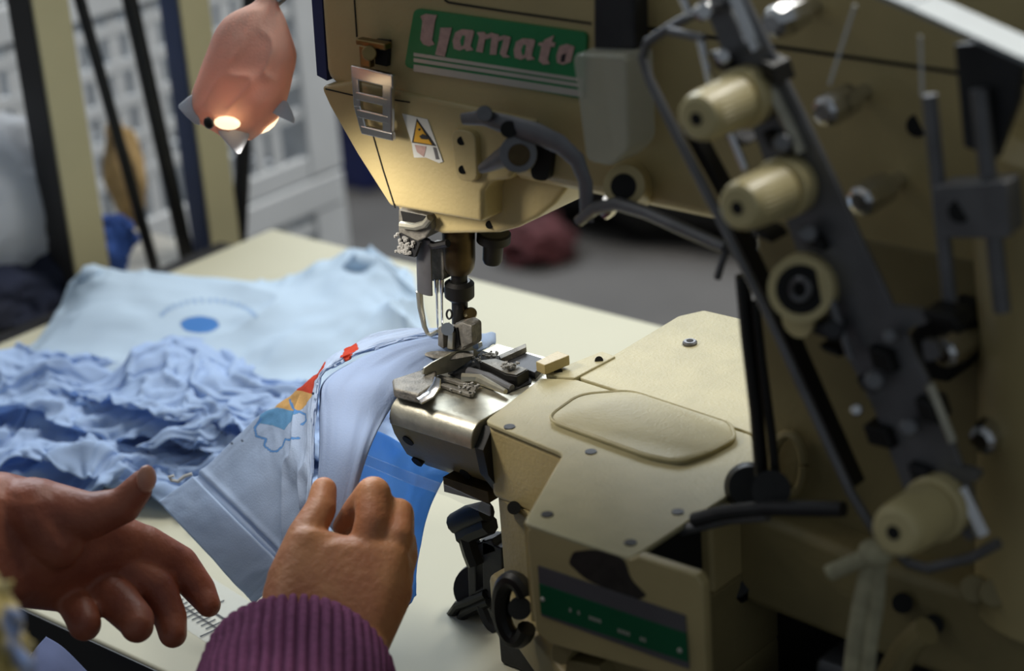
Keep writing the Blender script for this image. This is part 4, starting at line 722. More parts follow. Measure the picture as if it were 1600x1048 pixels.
# ------------------------------------------------------------------ crumpled bundle of shirts
SHEETS = [                                       # gathered sheets of jersey: rows, columns, then x, y, z in half millimetres
 (24, 64, [-378,-374,-358,-346,-329,-330,-321,-306,-309,-300,-284,-270,-279,-263,-247,-231,-234,-230,-215,-195,-194,-176,-172,-158,-141,-135,-118,-105,-90,-79,-60,-50,-36,-19,-22,-8,8,25,31,41,47,39,54,69,74,77,85,101,113,128,132,147,159,176,191,199,214,226,237,253,266,283,298,316,-376,-366,-359,-342,-335,-335,-326,-308,-299,-303,-285,-284,-268,-256,-248,-241,-224,-223,-206,-212,-190,-182,-175,-156,-144,-129,-121,-106,-88,-74,-66,-51,-34,-29,-13,0,13,14,29,38,53,50,64,59,78,90,100,107,124,127,141,154,165,180,191,209,219,234,243,257,274,288,304,319,-373,-369,-351,-355,-342,-327,-328,-311,-314,-300,-289,-273,-259,-252,-252,-236,-230,-214,-203,-208,-188,-169,-169,-155,-137,-132,-114,-94,-90,-76,-60,-43,-44,-26,-13,1,17,10,19,34,52,66,59,70,88,101,111,115,132,143,154,164,179,192,198,214,229,243,257,266,282,289,304,322,-370,-370,-352,-355,-348,-335,-319,-327,-310,-300,-288,-279,-268,-268,-255,-238,-222,-207,-213,-194,-179,-178,-163,-150,-137,-124,-106,-93,-84,-68,-62,-52,-38,-21,-12,-3,12,11,28,36,50,66,77,84,88,99,116,125,140,147,162,175,186,201,206,223,234,251,258,273,290,290,307,324,-367,-373,-354,-347,-354,-335,-324,-315,-312,-297,-287,-272,-277,-263,-249,-231,-219,-202,-209,-189,-183,-167,-156,-146,-129,-118,-100,-93,-77,-65,-61,-45,-34,-29,-14,-1,4,19,34,46,59,60,75,88,96,113,114,126,143,159,164,175,192,210,215,232,247,254,267,282,283,293,309,327,-365,-372,-358,-342,-350,-337,-321,-325,-308,-291,-280,-264,-265,-249,-246,-235,-218,-206,-199,-190,-173,-167,-150,-142,-125,-107,-97,-81,-81,-63,-51,-48,-36,-22,-11,-1,12,17,34,35,47,60,75,85,103,105,120,135,150,152,170,184,195,204,222,239,245,259,271,284,281,298,311,330,-362,-368,-354,-341,-343,-340,-323,-322,-305,-292,-275,-276,-259,-248,-231,-219,-224,-206,-193,-178,-176,-162,-145,-137,-121,-107,-96,-85,-71,-61,-42,-36,-26,-23,-5,11,16,29,32,45,55,69,84,90,106,111,129,131,141,156,172,184,202,217,226,232,249,263,279,280,283,297,315,332,-359,-363,-356,-342,-330,-337,-323,-319,-301,-285,-267,-275,-258,-240,-240,-225,-214,-197,-194,-177,-177,-163,-145,-129,-122,-112,-98,-84,-67,-49,-39,-27,-18,-7,3,6,20,27,43,44,62,71,84,101,95,114,130,138,151,165,176,192,207,216,234,244,258,270,284,279,291,306,317,335,-357,-350,-362,-343,-327,-323,-326,-312,-294,-277,-266,-276,-257,-239,-236,-222,-206,-206,-191,-174,-162,-149,-141,-123,-118,-104,-88,-80,-71,-52,-39,-33,-16,-13,5,19,26,38,54,55,72,77,92,102,112,117,136,145,160,168,185,194,211,221,237,245,263,278,286,281,298,314,319,338,-354,-360,-353,-338,-335,-317,-316,-306,-288,-271,-264,-274,-256,-245,-228,-227,-215,-198,-182,-174,-156,-139,-133,-116,-116,-99,-83,-73,-56,-48,-42,-27,-17,-6,13,29,30,46,50,67,85,83,101,115,118,125,138,154,157,175,189,204,219,227,244,260,271,288,279,287,305,321,323,340,-351,-357,-342,-334,-332,-320,-308,-292,-283,-270,-262,-271,-254,-240,-230,-213,-212,-196,-188,-173,-154,-145,-128,-112,-104,-93,-82,-66,-60,-47,-29,-21,-3,-1,18,19,38,49,62,74,91,89,104,122,131,135,149,165,166,181,197,208,225,236,250,257,275,279,294,294,312,326,327,343,-349,-358,-342,-332,-323,-307,-295,-286,-277,-263,-272,-265,-253,-237,-221,-213,-199,-192,-175,-169,-155,-137,-127,-112,-96,-88,-72,-56,-55,-36,-22,-18,-10,7,21,35,42,59,72,82,94,103,113,125,137,145,161,175,177,191,206,214,232,249,243,253,270,287,284,299,316,332,333,346,-346,-357,-340,-329,-312,-313,-305,-295,-279,-263,-265,-249,-249,-231,-219,-203,-191,-189,-171,-156,-150,-133,-117,-101,-103,-86,-68,-64,-50,-32,-28,-10,-5,12,16,33,43,59,66,84,84,100,118,128,145,156,161,179,187,202,209,222,238,235,250,266,263,274,291,300,315,332,347,349,-343,-354,-337,-326,-309,-312,-309,-292,-276,-270,-256,-247,-235,-225,-208,-203,-186,-179,-171,-157,-140,-128,-116,-105,-93,-80,-71,-55,-48,-36,-23,-11,0,17,22,41,43,60,71,86,99,104,122,133,145,154,171,172,189,205,215,229,226,242,253,269,280,284,297,315,320,330,349,351,-340,-352,-334,-322,-308,-311,-301,-289,-272,-266,-249,-241,-226,-211,-205,-190,-177,-164,-167,-150,-145,-131,-113,-103,-85,-72,-66,-52,-38,-31,-24,-8,4,14,31,45,49,66,72,88,106,107,124,139,150,163,171,186,189,207,224,219,231,243,256,268,284,295,309,324,336,332,345,354,-338,-351,-334,-317,-316,-303,-291,-287,-270,-260,-252,-234,-229,-213,-196,-184,-174,-157,-161,-145,-131,-119,-111,-97,-82,-78,-60,-54,-36,-29,-14,-4,2,18,36,41,60,67,77,95,106,111,129,143,151,160,174,179,196,215,214,225,237,255,263,273,291,308,311,328,346,348,346,357,-335,-348,-329,-313,-309,-309,-293,-277,-272,-258,-247,-233,-223,-207,-198,-183,-167,-156,-155,-137,-125,-123,-106,-93,-75,-71,-54,-48,-33,-23,-18,-3,12,21,38,48,60,77,79,97,109,124,135,146,163,166,179,190,202,205,218,228,244,254,271,286,293,309,325,335,353,361,362,359,-332,-343,-327,-309,-297,-303,-286,-269,-263,-246,-250,-234,-222,-207,-192,-174,-161,-159,-148,-131,-127,-118,-104,-87,-85,-68,-52,-38,-33,-17,-9,2,15,28,36,49,66,72,86,101,115,133,138,154,167,172,183,192,208,215,226,241,256,260,273,290,299,315,329,347,357,369,359,362,-330,-337,-324,-307,-288,-295,-278,-274,-257,-254,-237,-228,-211,-196,-181,-169,-160,-145,-141,-124,-127,-113,-94,-86,-74,-58,-51,-40,-25,-15,0,6,18,35,41,54,68,80,93,109,120,129,144,155,171,183,187,201,210,224,232,248,252,268,277,294,310,314,332,342,359,377,368,365,-327,-331,-317,-301,-286,-288,-271,-269,-252,-249,-238,-228,-211,-196,-178,-171,-154,-153,-138,-129,-114,-99,-85,-79,-63,-66,-50,-34,-29,-13,-5,9,26,28,46,60,69,86,102,113,122,138,143,160,177,185,200,207,218,227,242,254,260,275,285,297,313,328,328,347,363,378,378,367,-324,-325,-309,-295,-288,-280,-265,-263,-246,-243,-227,-216,-208,-189,-184,-168,-161,-144,-140,-123,-119,-104,-89,-75,-72,-58,-47,-32,-17,-8,9,12,31,35,52,68,77,93,101,117,128,138,152,168,185,187,199,212,226,240,250,259,274,272,286,296,311,326,332,346,364,377,381,370,-322,-318,-301,-286,-278,-272,-260,-257,-239,-234,-218,-216,-200,-199,-183,-166,-152,-151,-137,-132,-115,-106,-89,-86,-68,-54,-37,-32,-17,-1,6,22,35,42,60,69,86,96,110,127,137,146,162,178,185,200,211,221,235,242,251,267,278,288,297,310,307,325,342,346,359,376,385,373,-319,-310,-299,-281,-283,-267,-258,-249,-232,-220,-224,-207,-210,-193,-184,-165,-168,-156,-140,-127,-114,-105,-91,-75,-68,-52,-37,-28,-13,3,10,27,32,50,66,71,86,103,120,131,144,157,164,182,197,206,217,232,241,248,262,271,287,282,299,310,322,321,329,342,355,370,387,376,-316,-300,-292,-287,-272,-267,-257,-239,-228,-216,-211,-195,-190,-199,-181,-168,-153,-153,-143,-126,-113,-99,-86,-74,-59,-48,-30,-17,-16,1,17,27,46,55,63,79,95,112,121,138,149,158,171,182,200,211,226,243,244,255,263,280,281,292,300,315,327,339,328,336,351,367,372,378,-200,-196,-186,-173,-169,-167,-161,-153,-141,-132,-122,-126,-142,-145,-137,-128,-120,-134,-126,-123,-121,-123,-114,-125,-130,-132,-124,-137,-132,-138,-137,-131,-128,-122,-110,-123,-130,-123,-128,-128,-114,-98,-100,-114,-106,-123,-124,-129,-120,-130,-130,-141,-153,-155,-158,-160,-161,-160,-173,-171,-183,-190,-197,-200,-183,-179,-171,-167,-153,-149,-144,-138,-129,-117,-113,-131,-139,-131,-121,-114,-111,-124,-122,-114,-113,-105,-122,-123,-113,-114,-123,-119,-122,-125,-120,-113,-114,-109,-115,-107,-116,-115,-110,-112,-104,-88,-99,-97,-107,-112,-116,-115,-119,-111,-122,-135,-136,-141,-146,-146,-143,-152,-157,-166,-169,-179,-180,-183,-165,-161,-158,-152,-138,-134,-125,-120,-119,-107,-121,-117,-126,-116,-104,-97,-104,-110,-104,-96,-96,-103,-104,-108,-103,-100,-107,-111,-108,-111,-109,-107,-99,-98,-99,-97,-100,-99,-99,-94,-92,-87,-83,-85,-93,-98,-102,-99,-104,-109,-110,-122,-130,-128,-131,-128,-138,-137,-145,-151,-156,-164,-167,-165,-148,-143,-141,-134,-126,-118,-115,-110,-103,-116,-105,-119,-108,-105,-96,-93,-89,-93,-92,-87,-82,-91,-87,-96,-86,-99,-101,-93,-91,-98,-99,-92,-86,-90,-84,-90,-82,-81,-89,-79,-73,-68,-75,-73,-86,-85,-85,-84,-90,-95,-99,-109,-113,-113,-116,-122,-121,-124,-133,-138,-142,-149,-150,-148,-130,-125,-122,-118,-108,-107,-99,-95,-98,-97,-102,-102,-91,-86,-81,-82,-74,-76,-74,-74,-80,-80,-74,-83,-85,-83,-87,-77,-86,-81,-82,-78,-71,-77,-69,-77,-69,-76,-75,-68,-61,-70,-64,-61,-73,-77,-68,-78,-79,-83,-91,-94,-98,-97,-101,-107,-110,-112,-120,-123,-129,-132,-132,-130,-113,-108,-108,-101,-91,-89,-83,-84,-82,-81,-85,-85,-76,-82,-68,-65,-67,-59,-60,-66,-66,-63,-63,-70,-68,-70,-71,-77,-69,-64,-67,-62,-66,-62,-56,-62,-65,-58,-55,-52,-60,-57,-46,-60,-60,-62,-56,-66,-63,-75,-74,-78,-83,-82,-88,-91,-97,-99,-104,-109,-114,-115,-114,-113,-96,-90,-91,-85,-75,-72,-66,-68,-65,-67,-68,-72,-66,-64,-60,-62,-50,-48,-52,-57,-49,-45,-48,-56,-61,-53,-63,-60,-56,-49,-51,-48,-51,-44,-43,-49,-49,-48,-35,-48,-47,-43,-52,-44,-42,-45,-45,-51,-55,-60,-63,-63,-66,-70,-72,-77,-83,-84,-88,-94,-98,-98,-98,-96,-78,-72,-73,-67,-62,-54,-49,-52,-54,-51,-55,-55,-49,-47,-52,-48,-39,-44,-43,-40,-32,-38,-37,-41,-46,-49,-46,-42,-40,-39,-34,-32,-35,-36,-37,-33,-31,-31,-37,-30,-38,-33,-34,-37,-29,-35,-29,-34,-47,-47,-45,-51,-50,-56,-56,-62,-67,-67,-73,-78,-82,-83,-82,-78,-61,-58,-55,-53,-43,-40,-32,-35,-37,-38,-38,-38,-35,-32,-36,-32,-27,-29,-26,-23,-27,-28,-20,-25,-30,-34,-34,-26,-32,-30,-29,-21,-19,-23,-19,-20,-14,-15,-22,-16,-24,-16,-18,-20,-22,-21,-21,-28,-32,-31,-36,-33,-39,-46,-52,-46,-49,-51,-58,-62,-65,-66,-63,-61,-43,-42,-39,-38,-29,-24,-17,-17,-20,-22,-21,-21,-18,-23,-20,-16,-20,-14,-21,-8,-10,-12,-5,-9,-14,-18,-18,-11,-22,-12,-10,-7,-13,-14,-12,-4,4,-2,-7,-13,-11,1,-1,-6,-5,-6,-6,-13,-14,-20,-19,-27,-24,-31,-37,-43,-33,-37,-42,-46,-48,-48,-45,-43,-26,-23,-23,-20,-12,-7,-2,-7,-3,-5,-5,-4,-3,-8,-4,-4,-5,-12,-3,-5,-4,4,-3,6,0,-1,0,-7,-5,4,-1,-1,-1,5,5,12,7,16,8,2,5,17,14,11,8,8,7,1,2,-3,-10,-11,-15,-22,-33,-28,-22,-25,-30,-28,-29,-30,-26,-26,-9,-5,-4,-3,3,2,8,10,14,13,10,12,11,8,5,13,2,5,6,13,14,11,15,20,15,16,13,8,12,11,16,18,14,21,24,21,24,22,24,18,22,30,17,28,25,23,16,16,16,12,3,-7,-10,-9,-22,-21,-18,-8,-18,-14,-11,-11,-9,-9,9,13,15,15,16,19,21,26,22,30,24,16,28,25,21,21,18,22,23,21,29,26,23,22,31,29,29,20,19,21,31,33,30,31,35,35,32,38,35,38,38,31,33,43,41,38,31,32,30,25,16,8,8,-1,-6,-8,0,1,-2,3,-2,6,4,9,26,30,33,34,34,36,38,34,39,36,38,33,37,43,38,38,35,36,29,39,37,43,33,38,43,46,39,35,37,35,41,49,46,47,52,50,48,45,44,52,46,47,48,56,50,47,46,45,41,37,28,23,14,14,7,9,4,15,16,10,15,19,22,26,43,48,50,52,52,55,55,50,55,51,54,51,51,51,57,49,52,48,45,41,53,51,50,56,58,61,52,52,52,51,59,56,57,65,61,65,63,62,61,66,63,64,65,68,62,54,63,57,51,49,45,35,30,23,21,22,20,26,23,27,25,37,40,43,61,66,67,68,66,70,70,68,72,67,67,67,64,66,70,60,63,63,61,56,56,61,67,71,67,72,69,67,69,69,70,74,74,68,71,76,76,72,69,71,81,81,79,80,73,70,72,71,69,65,53,48,42,37,38,40,37,35,41,45,41,50,61,61,78,84,82,86,81,83,85,79,86,80,75,83,80,80,75,78,80,79,76,72,73,77,80,87,83,88,86,83,85,86,87,83,87,85,89,92,88,86,87,87,96,93,90,95,86,85,89,75,83,63,62,60,56,52,55,51,52,54,51,62,60,64,72,78,96,101,99,102,96,100,99,94,101,93,93,89,97,95,93,90,95,94,92,89,91,94,96,90,100,95,101,98,102,103,102,99,104,103,99,104,104,97,103,103,109,107,107,101,103,102,89,92,85,79,79,71,71,68,67,69,70,65,70,73,79,81,90,96,113,118,116,113,111,116,112,109,111,107,104,105,106,99,100,107,112,105,109,106,109,112,108,107,111,106,117,110,116,120,118,115,121,119,116,120,111,109,116,118,115,125,115,119,117,105,107,96,102,92,86,79,86,84,84,83,79,84,82,90,93,96,106,113,130,135,132,128,129,133,128,125,127,124,117,113,109,116,117,123,127,117,117,124,119,118,125,125,122,120,120,123,133,127,132,133,131,131,131,130,127,124,127,135,130,122,132,130,125,122,121,111,105,110,101,98,102,101,100,92,97,92,100,101,107,114,121,130,148,151,148,143,146,149,144,141,142,138,131,126,124,119,132,140,139,133,135,137,125,135,132,142,128,137,138,139,140,144,138,149,149,148,147,146,144,140,145,141,140,139,145,144,141,139,130,127,121,109,118,116,105,117,109,107,105,109,117,118,124,132,139,148,165,168,164,158,161,165,160,157,159,154,146,143,136,134,145,148,156,141,154,143,142,146,150,148,146,150,148,157,156,156,154,156,166,165,161,157,159,158,158,156,156,156,147,149,158,151,142,140,129,125,134,126,121,119,123,113,122,125,131,136,140,149,156,165,183,184,176,176,178,181,176,171,174,167,160,154,151,150,160,165,159,155,166,158,161,165,165,158,164,167,165,173,171,173,172,168,181,176,177,172,176,175,171,174,171,161,166,166,164,164,156,150,145,141,129,142,137,136,132,130,122,141,141,153,156,167,174,183,200,198,191,193,182,196,192,184,187,182,172,167,152,168,170,180,170,174,172,176,179,181,170,176,179,179,183,170,185,190,183,187,187,194,181,188,182,180,189,188,177,179,167,179,182,169,172,164,161,149,146,142,153,152,141,145,134,138,151,166,173,175,186,200,-2,18,14,10,15,33,47,41,28,14,11,23,19,13,18,18,35,22,14,8,29,27,11,11,13,30,35,30,40,26,23,9,20,20,34,32,27,22,40,55,45,40,31,28,45,39,23,19,29,35,16,18,22,20,10,28,37,23,28,36,32,30,25,27,-4,11,26,28,16,35,48,51,38,23,26,33,34,22,10,25,21,36,30,12,12,29,29,32,21,31,16,29,25,37,21,13,9,26,18,27,17,35,46,64,59,50,45,27,27,41,28,11,14,31,32,35,19,10,24,21,37,38,22,19,23,16,23,32,-5,16,14,30,24,31,47,55,37,38,41,35,44,31,17,21,37,43,30,12,19,15,34,43,38,19,14,17,37,25,34,29,13,12,24,12,21,40,56,68,72,62,43,27,27,40,27,10,10,22,37,26,28,13,31,20,21,34,26,12,12,28,36,35,-6,17,11,26,38,26,32,49,45,54,46,52,42,26,35,41,46,37,19,22,10,27,38,29,38,36,29,17,34,36,18,32,23,27,13,29,22,41,45,60,71,62,49,31,45,28,24,10,18,32,25,17,31,19,37,36,20,24,12,21,22,38,42,37,-7,13,10,25,36,41,28,44,63,52,66,55,41,32,22,25,35,30,13,11,28,18,30,16,20,36,40,24,18,31,13,22,33,16,25,15,32,25,35,48,59,43,33,46,34,34,18,26,32,26,11,25,20,23,41,39,28,11,21,14,31,45,38,38,-8,11,21,21,32,45,37,54,53,56,70,60,43,46,35,21,17,29,11,27,35,17,17,31,28,30,46,40,22,26,11,29,16,27,13,27,15,32,36,54,43,30,32,27,22,41,32,34,26,12,16,26,13,30,30,32,15,25,13,24,40,46,35,37,-9,10,24,11,28,44,43,60,54,66,72,54,59,44,44,30,17,13,27,18,33,21,28,43,46,38,30,44,32,17,10,28,13,30,25,26,9,22,36,38,53,41,49,33,26,45,45,26,12,24,30,16,13,23,39,23,26,14,16,33,51,39,40,34,-9,10,27,12,25,41,49,66,68,62,62,45,51,48,30,41,29,28,11,12,29,38,44,50,36,21,32,44,38,28,10,25,10,24,40,21,9,26,21,40,38,56,42,50,33,28,36,21,25,13,28,29,19,34,33,20,30,16,25,42,54,46,29,31,-8,10,25,27,22,39,56,67,66,71,58,41,39,39,22,32,42,24,14,8,19,33,48,43,27,16,23,38,21,11,28,12,18,36,40,27,11,24,20,39,34,53,41,55,37,18,21,36,28,11,14,30,34,20,15,31,31,19,34,51,55,45,28,27,-5,14,29,18,34,36,52,67,71,68,52,36,37,24,22,39,26,32,29,19,22,26,43,36,19,23,16,30,27,11,30,21,34,20,24,32,16,13,30,24,31,48,43,54,35,16,32,39,22,25,14,16,27,13,10,18,29,24,40,56,55,44,26,23,-2,19,29,11,28,40,51,60,75,63,47,31,26,15,30,36,17,13,28,37,38,25,25,29,14,27,13,14,32,19,21,39,38,19,16,34,34,21,31,18,26,43,52,52,35,14,29,36,17,27,28,13,13,26,28,11,15,33,39,58,55,42,24,18,2,21,28,10,23,30,43,57,73,61,46,28,15,23,17,31,28,12,17,34,44,41,26,17,10,27,21,13,32,33,23,41,26,28,14,25,42,38,26,11,25,40,35,46,31,13,19,33,14,22,18,30,29,25,15,28,34,38,51,43,51,42,24,13,6,21,27,11,17,35,51,64,56,54,37,37,21,22,11,19,32,14,13,23,38,32,40,32,16,13,12,26,15,17,32,36,18,12,30,38,24,29,12,11,29,22,25,36,28,13,30,27,10,18,31,40,33,17,10,19,35,50,56,41,33,35,26,8,9,24,26,12,19,37,55,49,56,38,28,44,31,16,10,28,33,17,31,26,23,36,25,38,26,12,27,31,14,27,17,28,13,11,29,34,16,12,28,23,34,16,15,25,12,29,34,16,24,32,43,34,20,10,22,15,27,41,54,53,36,21,23,4,10,24,24,12,22,39,53,41,48,32,31,48,39,28,12,17,31,19,38,43,30,19,18,33,32,22,37,27,16,32,17,11,26,12,15,28,10,15,32,35,33,14,20,11,24,14,29,21,38,45,39,24,13,25,14,27,20,33,42,55,42,28,18,1,10,24,17,11,29,40,52,34,40,25,41,42,25,18,23,31,16,26,44,52,42,29,14,26,17,34,34,18,19,36,26,12,30,30,29,12,15,31,16,18,30,12,11,23,10,25,13,31,40,40,26,13,25,29,12,27,22,24,40,48,46,28,15,-1,10,24,24,17,33,51,43,46,29,38,25,34,20,26,40,27,18,33,52,54,42,24,28,16,15,33,31,14,23,36,19,28,18,34,32,16,29,31,13,10,21,11,26,12,12,31,17,18,31,25,12,26,34,18,10,17,34,25,30,42,48,32,16,-1,9,23,30,24,36,53,50,51,35,38,21,15,27,36,43,37,23,42,57,56,37,22,34,34,18,15,21,10,28,35,19,33,21,33,17,30,35,19,10,19,10,11,29,28,16,34,35,18,13,30,14,17,28,11,25,19,35,40,29,31,45,32,21,0,8,24,36,38,38,54,60,43,49,31,26,10,15,22,30,42,27,37,56,55,38,24,22,39,27,25,13,24,16,31,23,39,25,29,12,24,18,31,21,13,27,15,12,26,27,19,37,35,19,16,33,34,18,11,28,30,22,40,45,33,33,32,21,3,8,26,37,30,38,55,55,36,42,24,12,28,34,26,24,40,36,50,39,54,47,36,23,41,37,19,31,35,20,14,31,42,37,18,22,10,26,25,33,20,36,32,16,12,11,27,37,24,37,22,24,37,21,12,28,16,21,31,47,47,44,37,20,7,10,28,35,24,40,56,48,30,35,18,13,27,43,43,31,31,48,53,35,41,29,31,41,35,23,15,32,42,33,17,20,35,34,16,21,13,28,20,36,37,21,37,26,19,14,32,22,33,42,37,24,40,34,19,11,27,37,26,43,53,49,40,24,12,12,29,31,22,38,54,42,23,29,12,15,34,32,50,45,47,48,37,40,26,28,44,39,21,17,27,19,35,25,32,14,21,31,13,12,26,31,16,27,37,20,36,41,35,19,27,17,32,29,44,31,27,41,27,10,16,33,36,35,52,40,42,28,17,15,30,18,23,41,48,32,15,23,12,28,20,37,43,57,56,38,25,26,16,28,43,31,33,16,23,12,26,35,28,10,9,22,25,18,36,26,19,19,34,20,22,39,41,33,16,28,20,35,51,45,34,40,23,26,10,23,29,44,44,32,36,32,21,17,25,10,27,26,38,22,26,11,22,37,26,35,39,40,47,43,25,10,17,28,39,48,36,25,10,12,12,23,21,23,8,12,27,36,42,41,35,21,24,37,21,20,27,29,34,24,26,43,36,52,50,35,21,10,19,9,23,29,33,27,20,34,24]),
